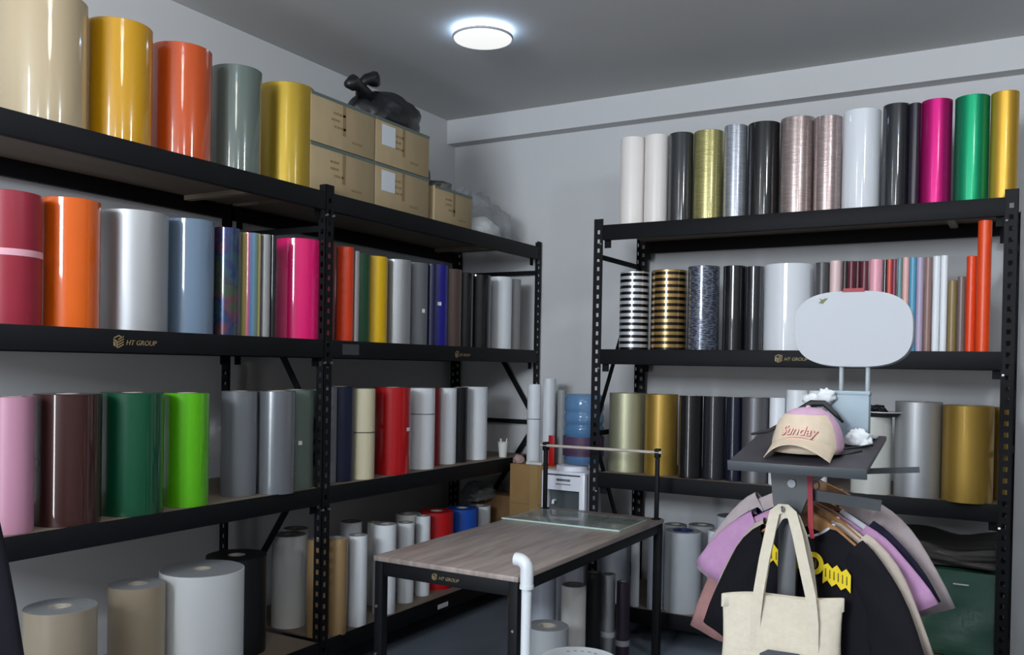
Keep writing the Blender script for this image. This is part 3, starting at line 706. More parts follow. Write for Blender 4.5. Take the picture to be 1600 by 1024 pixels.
# lettering on the front is too blurred to read: two short rows of dark marks
mb = MB()
rnd = random.Random(4); xx = -.045
while xx < .045:
    q = rnd.uniform(.006, .011); mb.box((xx, -d-.0012, .918), (xx+q*.8, -d-.0002, .932)); xx += q
xx = -.05
while xx < .05:
    q = rnd.uniform(.004, .008); mb.box((xx, -d-.0012, .896), (xx+q*.6, -d-.0002, .903)); xx += q
mb.build('front_lettering', mat('lettering_grey', '565a66', .5), t)
mb = MB(); mb.lathe([(0, hb-.006), (.10, hb-.006), (.10, hb+.028), (.07, hb+.034), (0, hb+.034)], (0, .0, 0), 40); mb.build('bottle_seat', whitep, t)
bw = mat('blue_bottle', '5f8fc0', .12, alpha=.62, coat=.4)
prof = [(.0, 1.014), (.090, 1.014), (.118, 1.03), (.127, 1.06)]
z = 1.08
for k in range(4):
    prof += [(.127, z+.012), (.119, z+.022), (.119, z+.034), (.127, z+.044), (.127, z+.078)]; z += .078
prof += [(.124, 1.435), (.105, 1.455), (.0, 1.455)]
wb = tag(empty('water_bottle', (1.425, -.62, 0)), 'translucent blue water bottle upside down on the white dispenser', 'bottle')
MB().lathe(prof, (0, 0, 0), 48).build('bottle_shell', bw, wb, 60)
MB().lathe([(0, 1.02), (.08, 1.02), (.108, 1.035), (.115, 1.06), (.115, 1.28), (0, 1.28)], (0, 0, 0), 40).build('water', mat('blue_water', '3d6590', .1, alpha=.55), wb, 60)
MB().lathe([(.1278, 1.07), (.1292, 1.07), (.1292, 1.19), (.1278, 1.19)], (0, 0, 0), 48, True).build('bottle_label', mat('purple_label', '5a3f5e', .5, alpha=.75), wb, 60)


tag(blob('plastic_bag', (.47, -.33, .672), (.11, .15, .085), mat('grey_clear_bag', '8f9496', .25, alpha=.5, bump=.6, nscale=14), 71, .3, 2.4, -.04), 'grey see-through plastic bag lying on the far rolls of the bottom left shelf', 'bag')

# ---------------------------------------------------------------- work table
TZ = .78
woodm = bpy.data.materials.new('greige_wood'); woodm.use_nodes = True
nt = woodm.node_tree; b = nt.nodes['Principled BSDF']; b.inputs['Roughness'].default_value = .38
tc = nt.nodes.new('ShaderNodeTexCoord'); mp = nt.nodes.new('ShaderNodeMapping'); mp.inputs['Scale'].default_value = (9, .9, 1)
nz = nt.nodes.new('ShaderNodeTexNoise'); nz.inputs['Scale'].default_value = 3; nz.inputs['Detail'].default_value = 7; nz.inputs['Distortion'].default_value = .6
cr = nt.nodes.new('ShaderNodeValToRGB'); cr.color_ramp.elements[0].color = srgb('7a6e69'); cr.color_ramp.elements[1].color = srgb('a1958e')
cr.color_ramp.elements[0].position = .3; cr.color_ramp.elements[1].position = .7
nt.links.new(tc.outputs['Object'], mp.inputs[0]); nt.links.new(mp.outputs[0], nz.inputs['Vector']); nt.links.new(nz.outputs['Fac'], cr.inputs[0]); nt.links.new(cr.outputs[0], b.inputs['Base Color'])
MATS['greige_wood'] = woodm
tw, tl = .364, .838
t = tag(empty('work_table', (1.732, -1.785, 0), radians(.4)), 'work table with a greige wood top on a black steel frame', 'table')
MB().box((-tw, -tl, TZ-.022), (tw, tl, TZ), .002).build('tabletop', woodm, t)
for sx in (-1, 1):
    for sy in (-1, 1):
        MB().box((sx*(tw-.004)-(.042 if sx > 0 else 0), sy*(tl-.004)-(.042 if sy > 0 else 0), 0), (sx*(tw-.004)+(.042 if sx < 0 else 0), sy*(tl-.004)+(.042 if sy < 0 else 0), TZ-.023), .003).build('leg', steel, t)
for sy in (-1, 1):
    y = sy*(tl-.010); MB().box((-tw+.046, min(y, y-sy*.03), TZ-.085), (tw-.046, max(y, y-sy*.03), TZ-.023), .002).build('frame_rail', steel, t)
for sx in (-1, 1):
    x = sx*(tw-.010); MB().box((min(x, x-sx*.03), -tl+.046, TZ-.075), (max(x, x-sx*.03), tl-.046, TZ-.023), .002).build('frame_rail', steel, t)
mb = MB(); emblem(mb, lambda u, v, tt: (-.045+u, -tl+.0095-tt, TZ-.054+v), .030); mb.build('emblem', gold, t)
vs, fs = text_mesh('HT GROUP', .020, .0006, .25, 'LEFT')
MB().add([(-.024+v.x, -tl+.0088-v.z, TZ-.057+v.y) for v in vs], fs).build('emblem_lettering', gold, t)
for z in (.56, .35, .15):
    for sx in (-1, 1):
        MB().tube([(sx*(tw-.02), -tl-.004, z), (sx*(tw-.02), -tl+.01, z)], .006, 8).build('bolt', pin, t)
# upright posts and cross rail that hold material rolls at the far end
rk = tag(empty('roll_holder', (1.716, -1.005, TZ+.001), radians(2.5)), 'thin pale rod on two black uprights at the far table end', 'rod holder')
for sx in (-1, 1):
    p = MB(); p.box((sx*.345-.011, -.011, 0), (sx*.345+.011, .011, .355), .002); p.build('upright', steel, rk)
    p = MB(); p.box((sx*.345-.02, -.03, 0), (sx*.345+.02, .03, .004)); p.build('foot_plate', steel, rk)
    p = MB(); p.box((sx*.345-.014, -.02, .345), (sx*.345+.014, .02, .395), .003); p.build('rod_cradle', steel, rk)
MB().tube([(-.375, -.012, .375), (.375, -.012, .375)], .0085, 14).build('rod', mat('pale_rod', 'b5ada4', .35), rk)
# glass sheet with white blocks under it
glass = mat('glass_sheet', '8fa39f', .04, alpha=.30, coat=.6)
g = tag(empty('glass_sheet', (1.69, -1.275, TZ+.001), radians(1.5)), 'clear greenish glass sheet lying across the far end of the tabletop', 'glass sheet')
MB().box((-.345, -.20, 0), (.345, .20, .008), .001).build('pane', glass, g)
MB().box((-.345, -.204, 0), (.345, -.2005, .008)).build('bright_edge', mat('glass_edge', 'b9cfc8', .2), g)
MB().box((.3455, -.2, 0), (.349, .2, .008)).build('bright_edge', MATS['glass_edge'], g)

# ---------------------------------------------------------------- PVC pipe end and white stool in front of the table
pvc = mat('white_pvc', 'd0d5d9', .35, coat=.2)
t = tag(empty('pipe_stand', (2.205, -2.735, 0)), 'white PVC pipe with an elbow rising in front of the table corner', 'pipe')
MB().tube([(0, 0, .03), (0, 0, .80)], .0195, 24).build('pipe', pvc, t)
el = MB(); pts = [(0, 0, .775)]+[(-.035+.035*cos(a), 0, .845+.035*sin(a)) for a in [k*pi/16 for k in range(9)]]+[(-.05, 0, .88)]
el.tube(pts, .0255, 24); el.build('elbow', pvc, t)
MB().lathe([(.0195, .773), (.0275, .773), (.0275, .787), (.0195, .787)], (0, 0, 0), 30, True).build('elbow_collar', pvc, t)
ft = MB(); ft.tube([(-.22, 0, .0215), (.12, 0, .0215)], .0195, 20); ft.tube([(0, -.14, .0215), (0, .0, .0215)], .0195, 20); ft.build('foot_pipe', pvc, t)
MB().tube([(0, 0, .0), (0, 0, .075)], .026, 24).build('tee_joint', pvc, t)

t = tag(empty('plastic_stool', (2.315, -2.49, .008)), 'round white plastic stool beside the pipe, only its seat top showing', 'stool')
R0 = .172
st = MB(); st.lathe([(0, .424), (R0-.02, .424), (R0-.004, .41), (R0, .41), (R0+.002, .425), (R0-.003, .441), (R0-.018, .448), (R0-.03, .4455), (0, .4475)], (0, 0, 0), 56); st.build('seat', pvc, t)
dd = MB()
for k in range(7):
    a = radians(40+k*17); dd.box((cos(a)*.10-.006, sin(a)*.10-.004, .4465), (cos(a)*.10+.006, sin(a)*.10+.004, .4478))
dd.build('seat_slots', mat('slot_grey', '8a8f96', .6), t)
for k in range(4):
    a = radians(45+90*k); MB().tube([(cos(a)*.12, sin(a)*.12, .43), (cos(a)*.155, sin(a)*.155, .008)], [.020, .014], 10).build('leg', pvc, t)

# ---------------------------------------------------------------- garments
def tshirt(name, loc, rz, material, label, cat='shirt', group=None, w=.245, drop=.70, sl=.20, spread=.34, depth=.035, neckm=None, seed=0, prn=None):
    """hung T-shirt: shoulders across local x, front faces local -y, neck point at the origin"""
    t = tag(empty(name, loc, rz), label, cat, group)
    K = 40; mb = MB(); rows = []
    def half(z):                      # half width at depth z below the neck point
        if z < .085: return .088+(w-.088)*(z/.085)**.85
        return w+.015*min(1, (z-.085)/.3)+.012*sin(z*9+seed)
    zs = [0, .012, .03, .05, .07, .085, .11, .15, .2, .26, .33, .4, .48, .56, .63, drop-.004, drop]
    for z in zs:
        hw = half(z); dp = depth*(.35+.65*min(1, z/.16)); rr = []
        for j in range(K):
            a = 2*pi*j/K; ca, sa = cos(a), sin(a)
            x = hw*(abs(ca)**.75)*(1 if ca >= 0 else -1)
            y = dp*(abs(sa)**.8)*(1 if sa >= 0 else -1)
            fold = .010*sin(x*34+seed*1.3+z*2.5)*min(1, max(0, (z-.12)/.25))*(.4+.6*abs(sa))
            zz = -z
            if z < .1 and sa < 0:      # scooped front neckline
                zz -= .045*max(0, 1-(x/.085)**2)*max(0, 1-z/.1)
            rr.append((x, y+fold, zz))
        rows.append(rr)
    mb.rings(rows, cap=False)
    inner = [[(x*.985, y*.8, z+.002) for x, y, z in rows[0]], [(x*.96, y*.6, z-.03) for x, y, z in rows[0]]]
    for s in (-1, 1):
        rs = []
        P0 = Vector((s*(w-.075), 0, -.085)); P1 = Vector((s*(w+.015), 0, -.14)); P2 = Vector((s*(spread-.01), 0, -.14-sl))
        n = 9
        for i in range(n):
            u = i/(n-1); p = P0.lerp(P1, u*1.6) if u < .62 else P0.lerp(P1, .992).lerp(P2, (u-.62)/.38)
            p = (1-u)**2*P0+2*u*(1-u)*P1+u*u*P2
            d = (2*(1-u)*(P1-P0)+2*u*(P2-P1)).normalized(); nn = Vector((d.z, 0, -d.x))*s
            ww = .062+.026*u; dd = .030-.004*u
            rs.append([p+nn*ww*cos(2*pi*j/24)+Vector((0, 1, 0))*(dd*sin(2*pi*j/24)+.005*sin(u*9+cos(2*pi*j/24)*4+seed)) for j in range(24)])
        c = sum((Vector(q) for q in rs[-1]), Vector())/24
        rs.append([c+(q-c)*.9 for q in rs[-1]]); rs.append([c+(q-c)*.85-(d*.05) for q in rs[-2]])
        mb.rings([[tuple(q) for q in r] for r in rs], cap=False)
    mb.build('shirt_body', material, t, 180)
    nb = MB(); pts = []
    for j in range(32):
        a = 2*pi*j/32; x = .088*(abs(cos(a))**.75)*(1 if cos(a) >= 0 else -1); y = depth*.35*(abs(sin(a))**.8)*(1 if sin(a) >= 0 else -1)
        z = -(.045*max(0, 1-(x/.085)**2)) if sin(a) < 0 else 0
        pts.append((x, y, z))
    rs = [[(p[0]*k, p[1]*k, p[2]+q) for p in pts] for k, q in ((1.03, -.010), (1.03, .006), (.93, .006), (.93, -.010))]
    nb.rings(rs, cap=False, closed=True).build('neckband', neckm or material, t, 60)
    return t
def hanger(loc, rz, label, wood, top, sp=.20, drop=.095, group='wooden hangers on the shirt rail'):
    t = tag(empty('clothes_hanger', loc, rz), label, 'hanger', group)
    mb = MB()
    for s in (-1, 1):
        mb.rings([[(s*x, y*k, z+zz) for x, zz, y, z in q] for q, k in ((
            [(0, 0, -.008, -.026), (0, 0, .008, -.026), (0, 0, .008, .022), (0, 0, -.008, .022)], 1),
            ([(sp*.5, -drop*.35, -.008, -.024), (sp*.5, -drop*.35, .008, -.024), (sp*.5, -drop*.35, .008, .016), (sp*.5, -drop*.35, -.008, .016)], 1.1),
            ([(sp, -drop, -.008, -.012), (sp, -drop, .008, -.012), (sp, -drop, .008, .012), (sp, -drop, -.008, .012)], 1.4))])
    mb.build('hanger_arms', wood, t, 50)
    hk = MB(); r = .016
    pts = [(0, 0, .008), (0, 0, top-.01)]+[(0+r*sin(a), 0, top+r-r*cos(a)-.004) for a in [k*pi/8 for k in range(0, 13)]]
    hk.tube(pts, .0022, 8); hk.build('hanger_hook', pin, t, 60)
    return t
fabric = lambda n, c: mat(n, c, .88, noise_amt=.05, nscale=40, bump=.12, spec=.2)
blackf = fabric('black_cotton', '111016'); creamf = fabric('oatmeal_cotton', 'b3a69c'); lilacf = fabric('lilac_cotton', 'b086ac')
roseb = fabric('dusty_rose_cotton', '9a7370'); navyf = fabric('navy_cotton', '1c1c30'); greyf = fabric('warm_grey_cotton', 'a39799'); whitef = fabric('white_cotton', 'c4c6cc')
woodh = mat('hanger_wood', '9c7046', .45, noise_amt=.15, nscale=10, stretch=(1, 6, 6))

# display stand: pole, bracket, arms, rear rail and tilted tray
PX, PY = 3.195, -2.80
t = tag(empty('display_stand', (PX, PY, 0)), 'dark grey metal display stand with a flat tray and side arm', 'display stand')
sg = mat('stand_grey', '3c4044', .45)
sgd = mat('stand_tray', '37353a', .5)
MB().box((-.029, -.014, .03), (.029, .014, 1.20), .004).build('pole', sg, t)
br = MB(); br.prism([(-.058, 1.315), (.070, 1.315), (.070, 1.25), (.052, 1.20), (.034, 1.155), (-.034, 1.155), (-.046, 1.20)], lambda u, v, tt: (u, tt, v), -.020, .016); br.build('bracket', sg, t)
MB().tube([(.012, -.021, 1.266), (.012, -.026, 1.266)], .013, 20).build('bolt', mat('bolt_grey', '8b8e92', .5, metal=.4), t)
MB().bar((.05, -.0, 1.235), (.27, .035, 1.212), .034, .016).build('side_arm', sg, t)
MB().bar((.03, .02, 1.245), (.03, .46, 1.27), .026, .014).build('hanging_rail', sg, t)
MB().bar((.20, .18, 1.30), (.36, .20, 1.315), .018, .012).build('short_bar', sg, t)
MB().box((-.25, -.22, 0), (.25, .22, .025), .006).build('base_plate', sg, t)
MB().bar((.0, .01, 1.13), (.0, .17, 1.24), .02, .012).build('tray_strut', sg, t)
tr = empty('tray', (.055, -.20, 1.327), 0, radians(10.5)); tr.parent = t
MB().box((-.195, 0, 0), (.205, .41, .016), .003).build('tray_plate', sgd, tr)
MB().box((-.197, -.004, -.012), (.207, .004, .018), .001).build('tray_lip', sg, tr)

# shirts on the rail, front to back
SX = [(3.243, 1.132), (3.245, 1.146), (3.209, 1.158), (3.215, 1.164), (3.188, 1.110), (3.205, 1.205)]
sh = [
 ('black_tshirt', SX[0][0], -2.715, SX[0][1], -19, blackf, 'black T-shirt with a yellow graffiti print, frontmost on the stand', dict(neckm=whitef, spread=.335, sl=.30, drop=.74, w=.222)),
 ('oatmeal_tshirt', SX[1][0], -2.655, SX[1][1], -18, creamf, 'oatmeal T-shirt hanging directly behind the black one', dict(spread=.33, sl=.27, w=.228)),
 ('lilac_tshirt', SX[2][0], -2.59, SX[2][1], -12, lilacf, 'lilac T-shirt in the middle of the hanging row', dict(spread=.36, sl=.15)),
 ('navy_tshirt', SX[3][0], -2.535, SX[3][1], -8, navyf, 'navy T-shirt behind the lilac one with a white shoulder stripe', dict(spread=.345, sl=.16)),
 ('rose_tshirt', SX[4][0], -2.48, SX[4][1], -6, roseb, 'dusty rose T-shirt whose sleeve shows low at the left', dict(spread=.36, sl=.34)),
 ('grey_tshirt', SX[5][0], -2.42, SX[5][1], -6, greyf, 'warm grey T-shirt at the back, its right sleeve outermost', dict(spread=.385, w=.265, sl=.24)),
]
for i, (nm, x, y, z, rz, mm, lab, kw) in enumerate(sh):
    s = tshirt('tshirt', (x, y, z), radians(rz), mm, lab, 'T-shirt', 'T-shirts hanging on the display stand', seed=i*1.7, **kw)
    hanger((x, y, z-.004+.018), radians(rz), 'brown wooden hanger holding the '+lab.split(' T-shirt')[0]+' T-shirt', woodh, .075)
    if nm == 'black_tshirt':
        yel = mat('yellow_print', 'd8bf12', .6)
        def onfront(u, v, tt): return (u, -.0405-.010*(1-abs(u)/.25)-tt, v)
        mb = MB()
        # jagged lettering bands either side of a ring
        def jag(x0, x1, zc_, hgt, slope, n, seed):
            rnd = random.Random(seed); top = []; bot = []
            for k in range(n+1):
                u = x0+(x1-x0)*k/n; c = zc_+slope*(u-x0)
                top.append((u, c+hgt/2+(.010 if k % 2 else -.004)*rnd.uniform(.6, 1.4))); bot.append((u, c-hgt/2+(.004 if k % 2 else -.010)*rnd.uniform(.6, 1.4)))
            for k in range(n):
                mb.prism([top[k], top[k+1], bot[k+1], bot[k]], onfront, 0, .0015)
        jag(.078, .170, -.140, .050, -.20, 6, 2); jag(-.12, .006, -.118, .046, .0, 7, 5)
        ring = [(.046+.034*cos(a), -.120+.036*sin(a)) for a in [k*pi/12 for k in range(24)]]
        for k in range(24):
            a, b = ring[k], ring[(k+1) % 24]
            ia = ((.046+(a[0]-.046)*.55), -.120+(a[1]+.120)*.55); ib = ((.046+(b[0]-.046)*.55), -.120+(b[1]+.120)*.55)
            mb.prism([a, b, ib, ia], onfront, 0, .0018)
        mb.build('front_print', yel, s)
        pdk = mat('print_dark', '5a4a08', .7)
        mb = MB()
        rnd = random.Random(9)
        for k in range(6):
            u = .086+k*.014; v = -.141-.20*(u-.078)
            mb.prism([(u, v+.014), (u+.003, v+.014), (u+.004, v-.013), (u, v-.013)], onfront, .0015, .0024)
        mb.build('print_detail', pdk, s); mb = MB()
        for k in range(6):
            u = -.11+k*.018; mb.prism([(u, -.107), (u+.003, -.107), (u+.004, -.133), (u, -.133)], onfront, .0015, .0024)
        mb.build('print_detail', pdk, s); mb = MB()
        mb.prism([(.036, -.107), (.044, -.103), (.044, -.137), (.036, -.133)], onfront, 0, .002)
        mb.prism([(.050, -.105), (.056, -.11), (.056, -.13), (.050, -.135)], onfront, 0, .002)
        mb.build('print_detail', pdk, s)
    if nm == 'navy_tshirt':
        mb = MB(); mb.tube([(.10, -.012, -.012), (.18, -.022, -.055), (.24, -.03, -.11)], [.010, .013, .010], 8); mb.build('shoulder_stripe', whitef, s, 180)
# red lanyard
mb = MB(); mb.bar((3.262, -2.826, 1.305), (3.270, -2.828, 1.13), .004, .016, (0, 1, 0)); mb.bar((3.270, -2.828, 1.13), (3.275, -2.826, 1.10), .004, .013, (0, 1, 0))
tag(mb.build('lanyard', mat('red_ribbon', '8e1022', .6)), 'dark red lanyard hanging beside the stand bracket', 'lanyard')

# tote bag on the bracket
canvas = mat('canvas', 'c9c0ae', .85, noise_amt=.04, nscale=60, bump=.15, spec=.2)
t = tag(empty('tote_bag', (3.195, -2.875, .915), radians(8)), 'natural cream canvas tote bag hanging by long straps on the stand', 'tote bag')
rows = []; K = 56
for i, z in enumerate([0, -.004, -.03, -.08, -.14, -.2, -.27, -.33, -.36, -.375]):
    hw = .183+.006*sin(z*12); dp = .016+.040*min(1, -z/.2)*(1 if z > -.3 else .6)
    rr = []
    for j in range(K):
        a = 2*pi*j/K; ca, sa = cos(a), sin(a)
        x = hw*(abs(ca)**.6)*(1 if ca >= 0 else -1); y = dp*(abs(sa)**.7)*(1 if sa >= 0 else -1)
        y += .008*sin(x*22+z*14)*min(1, -z/.1)+.004*sin(x*60+z*40)*min(1, -z/.06)
        rr.append((x, y, z+(.013*(x/.18) if z > -.3 else 0)-.006*sin(x*17)*(1 if z > -.05 else .3)))
    rows.append(rr)
rows = [[(x*.97, y*.7, z-.08) for x, y, z in rows[0]]]+[[(x*.985, y*.9, z) for x, y, z in rows[0]]]+rows
mb = MB(); mb.rings(rows, cap=True); mb.build('bag_body', canvas, t, 180)
hem = MB()
rs = []
for k, q in ((1.012, -.038), (1.012, .001), (1.0, .003), (1.0, -.038)):
    rs.append([(x*k, y*k+(0 if True else 0), z+q) for x, y, z in rows[2]])
hem.rings(rs, cap=False, closed=True).build('hem', canvas, t, 60)
def strap(pts, wdt):
    mb = MB(); P = [Vector(p) for p in pts]; rs = []
    for i, p in enumerate(P):
        d = (P[min(i+1, len(P)-1)]-P[max(i-1, 0)]).normalized(); sd = d.cross(Vector((0, 1, 0))).normalized(); nn = sd.cross(d)
        rs.append([p-sd*wdt/2-nn*.0015, p+sd*wdt/2-nn*.0015, p+sd*wdt/2+nn*.0015, p-sd*wdt/2+nn*.0015])
    mb.rings([[tuple(q) for q in r] for r in rs]); return mb
for y0, zt, dx in ((-.032, .276, 0), (.030, .262, .010)):
    pts = [(-.075, y0-.006, -.30 if y0 < 0 else -.06), (-.073, y0-.006, -.06), (-.066, y0-.001, .02), (-.052, y0*.8, .12), (-.036, y0*.5, .21), (-.026+dx, y0*.2, zt-.012), (-.010+dx, 0, zt), (.010+dx, 0, zt), (.026+dx, y0*.2, zt-.012), (.045+dx, y0*.5, .2), (.066+dx, y0*.8, .11), (.088, y0-.001, .02), (.098, y0-.006, -.06), (.102, y0-.006, -.30 if y0 < 0 else -.06)]
    strap(pts, .031).build('strap', canvas, t, 60)
mb = MB(); mb.prism([(-.055, -.165), (-.03, -.150), (.06, -.152), (.085, -.165), (.088, -.34), (-.058, -.34)], lambda u, v, tt: (u, -.068-tt, v), 0, .0025)
mb.build('printed_patch', mat('charcoal_print', '43454a', .6), t)
mb = MB(); mb.tube([(.015+.028*cos(a), -.072, -.19+.022*sin(a)) for a in [k*pi/10 for k in range(1, 10)]], .0035, 8); mb.build('print_arc', pin, t)
hk = MB(); hk.tube([(3.195, -2.822, 1.185), (3.195, -2.858, 1.18), (3.195, -2.886, 1.185), (3.195, -2.893, 1.20)], .004, 8)
tag(hk.build('bag_hook', pin), 'small metal hook on the stand bracket carrying the tote straps', 'hook')

# ---------------------------------------------------------------- things on the tray
def trayz(y): return 1.345+(y+3.0)*math.tan(radians(10.5))
CX, CY = 3.262, -2.865
c0 = tag(empty('baseball_cap', (CX, CY, trayz(CY)+.004), radians(-6)), 'beige and lilac baseball cap with raised pink script on the tray', 'cap')
front = fabric('cap_beige', 'c0b09c'); backc = fabric('cap_lilac', 'b795ac'); pinkt = mat('pink_script', 'dba99c', .5); darkth = mat('script_outline', '7a4a44', .6)
RX, RYf, RZ = .108, .105, .138
def dome(a, e):   # a round the head, 0 = +x, -90 deg = front; e = elevation
    return (RX*cos(e)**.8*cos(a), RYf*cos(e)**.8*sin(a), RZ*sin(e)**.9)
def dome_patch(a0, a1, n, m=14, th=.003, e0=0, e1=pi/2):
    mb = MB(); vs = []; fs = []
    for k in (1, 1-th/.1):
        for i in range(m+1):
            e = e0+(e1-e0)*i/m
            for j in range(n+1):
                a = a0+(a1-a0)*j/n; p = dome(a, max(e, .0001)); vs.append((p[0]*k, p[1]*k, p[2]*k))
    q = (m+1)*(n+1)
    for i in range(m):
        for j in range(n):
            a = i*(n+1)+j
            fs.append((a, a+1, a+n+2, a+n+1)); fs.append((q+a, q+a+n+1, q+a+n+2, q+a+1))
    for j in range(n): fs.append((j, q+j, q+j+1, j+1))
    return mb.add(vs, fs)
dome_patch(radians(-158), radians(-22), 24, e1=radians(56)).build('front_panel', front, c0, 180)
dome_patch(radians(-158), radians(-22), 24, m=8, e0=radians(56)).build('crown_top', backc, c0, 180)
dome_patch(radians(-22), radians(202), 40).build('crown', backc, c0, 180)
MB().lathe([(0, RZ-.002), (.008, RZ), (.006, RZ+.005), (0, RZ+.006)], (0, 0, 0), 16).build('top_button', backc, c0)
bl = MB(); rs = []
nb_, mb_ = 20, 8
top = []; 
for i in range(mb_+1):
    u = i/mb_
    row = []
    for j in range(nb_+1):
        s = -1+2*j/nb_
        a = radians(-90)+s*radians(66)
        bx, by = RX*cos(a), RYf*sin(a)
        ox = s*.100; oy = -.155+.050*abs(s)**2.2
        x = bx+(ox-bx)*u; y = by+(oy-by)*u
        z = .040-.050*abs(s)**2.0*(.55+.45*u)-.012*u
        row.append((x, y, z+.006))
    top.append(row)
vs = [p for r in top for p in r]+[(p[0], p[1], p[2]-.004) for r in top for p in r]
q = len(vs)//2; fs = []
for i in range(mb_):
    for j in range(nb_):
        a = i*(nb_+1)+j; fs += [(a, a+1, a+nb_+2, a+nb_+1), (q+a, q+a+nb_+1, q+a+nb_+2, q+a+1)]
for j in range(nb_):
    a = mb_*(nb_+1)+j; fs.append((a, a+1, q+a+1, q+a)); fs.append((j, q+j, q+j+1, j+1))
for i in range(mb_):
    a = i*(nb_+1); b_ = a+nb_; fs.append((a, a+nb_+1, q+a+nb_+1, q+a)); fs.append((b_, q+b_, q+b_+nb_+1, b_+nb_+1))
bl.add(vs, fs).build('bill', front, c0, 60)
def wrap(vs, zc_, lift, arch=.25):
    out = []
    for v in vs:
        a = radians(-90)+v.x/.100; z = zc_+v.y-arch*v.x*v.x*6
        e = math.asin(max(0, min(.98, (z/RZ)))**(1/.9)); p = dome(a, e); k = 1+(lift+v.z)/.1
        out.append((p[0]*k, p[1]*k, p[2]))
    return out
vs, fs = text_mesh('Sunday', .038, .0015, .35); MB().add(wrap(vs, .070, .0035), fs).build('script_lettering', pinkt, c0)
vs2 = [Vector(((v.x)*1.03+.001, v.y*1.08-.001, v.z)) for v in vs]; MB().add(wrap(vs2, .070, .0012), fs).build('script_outline', darkth, c0)
sw = [Vector((x, -.030+.006*(1-(x/.06)**2), 0)) for x in [(-.058+.0058*k) for k in range(21)]]
for lf, r, mm in ((.003, .0030, pinkt), (.0012, .0042, darkth)):
    MB().tube(wrap(sw, .070, lf), [r*(.4+.6*sin(pi*k/20)) for k in range(21)], 8).build('script_underline', mm, c0)
# black straps round the cap
blk = mat('black_ribbon', '101014', .6)
mb = MB()
mb.tube([(3.125, -3.0, trayz(-2.95)+.075), (3.155, -2.93, 1.435), (3.19, -2.83, 1.462), (3.215, -2.78, 1.50)], [.004, .006, .008, .007], 8)
mb.tube([(3.215, -2.78, 1.50), (3.25, -2.765, 1.52), (3.29, -2.765, 1.522), (3.325, -2.77, 1.49), (3.35, -2.775, 1.465)], [.007, .012, .010, .008, .004], 8)
tag(mb.build('black_strap', blk, None, 180), 'black ribbon strap running behind the cap to the white bow', 'strap')
t = tag(empty('ribbon_bow', (3.268, -2.735, trayz(-2.735)+.085)), 'small white gathered ribbon bow behind the cap', 'bow')
for k, (x, z, r) in enumerate(((-.025, .03, .026), (.02, .035, .03), (0, .005, .02))):
    blob('bow_loop', (x, 0, z), (r, .014, r*.8), clothw, k+30, .5, 3, None, t, 3)
MB().tube([(0, 0, .03), (0, .0, -.08)], .008, 10).build('bow_stem', clothw, t)
t = tag(empty('card_box', (3.345, -2.70, trayz(-2.70)+.002)), 'pale blue-grey box standing behind the cap under the sign', 'box')
pb = mat('pale_blue_card', '8e9ea8', .6)
MB().box((-.072, -.02, .01), (.072, .02, .155), .004).build('box_body', pb, t)
MB().box((-.074, -.022, .148), (.074, .022, .160), .002).build('box_lid', pb, t)
tag(blob('folded_napkin', (3.392, -2.755, trayz(-2.755)+.003), (.038, .020, .040), clothw, 44, .3, 3, -.01), 'crumpled white cloth in front of the pale blue box', 'cloth')
mb = MB(); mb.tube([(3.33, -2.875, trayz(-2.87)+.006), (3.37, -2.87, 1.390), (3.41, -2.83, 1.395), (3.44, -2.79, 1.40)], .0035, 8); mb.tube([(3.34, -2.885, trayz(-2.88)+.006), (3.385, -2.89, 1.378), (3.42, -2.86, 1.385)], .0035, 8)
tag(mb.build('cable', blk, None, 180), 'thin black cord trailing right of the cap on the tray', 'cord')

# sign board on two posts
def superell(a, b, n=64, p=2.9):
    return [(a*abs(cos(t_))**(2/p)*(1 if cos(t_) >= 0 else -1), b*abs(sin(t_))**(2/p)*(1 if sin(t_) >= 0 else -1)) for t_ in [2*pi*k/n for k in range(n)]]
signw = mat('white_acrylic', 'b0b3b8', .6, spec=.3)
t = tag(empty('sign_board', (3.352, -2.66, trayz(-2.66)+.002), radians(-2)), 'blank white rounded sign board on two short posts above the cap', 'sign')
tilt = lambda u, v, tt: (u, .0+tt*1.0-v*.10, .352+v+tt*-.10)
mb = MB(); mb.prism(superell(.182, .122), tilt, -.006, .018); mb.build('board', signw, t)
mb = MB(); mb.prism(superell(.182, .122), tilt, .0185, .034); mb.build('board_back', mat('acrylic_edge', '85888c', .4), t)
for x in (-.036, .046): MB().tube([(x, .026, .0), (x, .026, .26)], .0075, 14).build('support_post', mat('frosted_post', '9aa2a6', .3), t)
MB().box((-.07, .0, 0), (.08, .05, .008), .002).build('sign_foot', signw, t)
mb = MB(); mb.prism([(-.105, .086), (-.085, .100), (-.075, .100), (-.092, .082)], tilt, -.0075, -.0062); mb.prism([(-.103, .100), (-.088, .094), (-.094, .088)], tilt, -.0075, -.0062)
MB().prism([(-.030, .1185), (.040, .1185), (.036, .130), (-.026, .130)], tilt, -.008, .004).build('red_item_stand_in', mat('red_item', '8e1624', .5), t)  # stands in for a red item on the shelf behind the board
mb.build('leaf_mark', mat('leaf_green', '6c7046', .6), t)

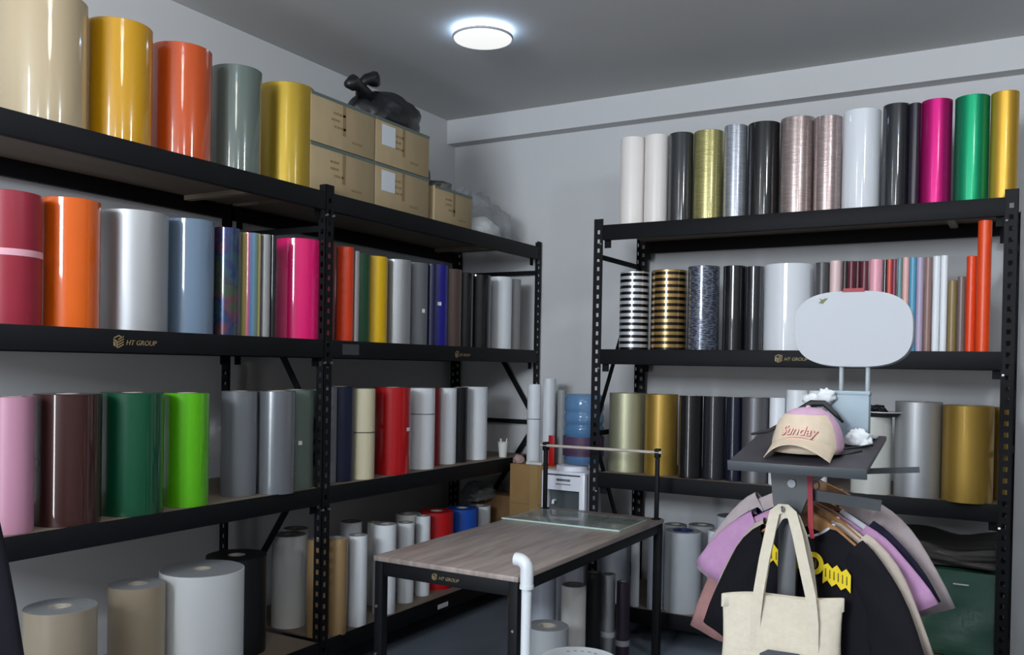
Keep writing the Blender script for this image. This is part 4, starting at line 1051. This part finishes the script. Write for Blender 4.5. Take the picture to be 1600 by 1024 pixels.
# ---------------------------------------------------------------- right rack extras
r = find('short wide off-white')[1]; zt = r[3]+r[5]+.003
t = tag(empty('black_tray', (r[1]+.055, r[2]-.02, zt)), 'black dish with a pale rim lying on the short off-white roll', 'dish')
MB().lathe([(0, 0), (.085, 0), (.105, .016), (.108, .020), (.103, .020), (.083, .005), (0, .005)], (0, 0, 0), 40).build('dish_body', blk, t)
MB().lathe([(.1035, .0205), (.109, .0205), (.109, .026), (.1035, .026)], (0, 0, 0), 40, True).build('pale_rim', mat('pale_rim', 'b8b4b4', .4), t)
mb = MB(); pts = []
for k in range(90):
    a = k*.32; rr = .046+.020*sin(k*.71); pts.append((rr*cos(a)-.01, rr*.8*sin(a), .008+k*.00035+.010*abs(sin(k*.93))))
mb.tube(pts, .005, 7)
tag(mb.build('cable_coil', blk, None, 180, (r[1]+.02, r[2]-.02, zt+.008)), 'coiled black cable lying in the dish on the off-white roll', 'cable')

gp = mat('green_plastic', '29503f', .35, coat=.5, bump=.35, nscale=5, stretch=(1, 1, 3))
Zr4 = .2047-.004
t = tag(empty('green_bundle', (3.42, -.45, Zr4)), 'large dark green bundle wrapped in film on the bottom right shelf', 'bundle')
bm = bmesh.new(); bmesh.ops.create_cube(bm, size=1); bmesh.ops.subdivide_edges(bm, edges=bm.edges[:], cuts=12, use_grid_fill=True)
for v in bm.verts:
    p = Vector((v.co.x*.62, v.co.y*.56, (v.co.z+.5)*.435)); nrm = v.co.normalized()
    p += nrm*.014*noise.noise(p*7)+Vector((0, 1, 0))*.006*noise.noise(Vector((p.x*3, 0, p.z*22)))
    if p.z < 0: p.z = 0
    v.co = p
bm.verts.index_update(); mb = MB().add([v.co.copy() for v in bm.verts], [[v.index for v in f.verts] for f in bm.faces]); bm.free()
mb.build('bundle_body', gp, t, 50)
MB().box((.12, -.2945, .37), (.19, -.2925, .376)).build('bright_tape', stick, t)
bm = bmesh.new(); bmesh.ops.create_cube(bm, size=1); bmesh.ops.subdivide_edges(bm, edges=bm.edges[:], cuts=12, use_grid_fill=True)
for v in bm.verts:
    p = Vector((v.co.x*.60, v.co.y*.54, (v.co.z+.5)*.125)); k = .03*noise.noise(p*6+Vector((3, 1, 2)))
    p.x += k; p.y += .02*noise.noise(Vector((p.x*4, 5, p.z*40))); p.z += (p.z/.125)*(.05*noise.noise(Vector((p.x*4, p.y*4, 7)))-.02)
    if v.co.z < -.49: p.z = 0
    v.co = p
bm.verts.index_update(); mb = MB().add([v.co.copy() for v in bm.verts], [[v.index for v in f.verts] for f in bm.faces]); bm.free()
tag(mb.build('dark_fabric_pile', mat('dark_olive_cloth', '2c2b26', .7, coat=.2, bump=.4, nscale=9), None, 60, (3.42, -.44, Zr4+.452)), 'dark brownish fabric pile lying on the green bundle', 'fabric')

# ---------------------------------------------------------------- dark garment at the left edge, close to the camera
st_ = tag(empty('coat_stand', (1.415, -4.735, 0)), 'black coat stand pole at the left edge of the view', 'coat stand')
MB().tube([(0, .05, .02), (0, .05, 1.72)], .016, 16).build('pole', steel, st_)
MB().lathe([(0, 0), (.2, 0), (.2, .012), (.03, .03), (0, .03)], (0, .05, 0), 40).build('base', steel, st_)
MB().tube([(0, .05, 1.70), (0, -.01, 1.72), (0, -.045, 1.705)], .008, 10).build('hook', steel, st_)
tshirt('dark_jacket', (1.415, -4.755, 1.56), radians(54), fabric('dark_navy_fabric', '17161e'), 'dark navy garment hanging at the left edge of the view', 'jacket', None, w=.30, drop=1.15, sl=.75, spread=.395, depth=.06, seed=3)
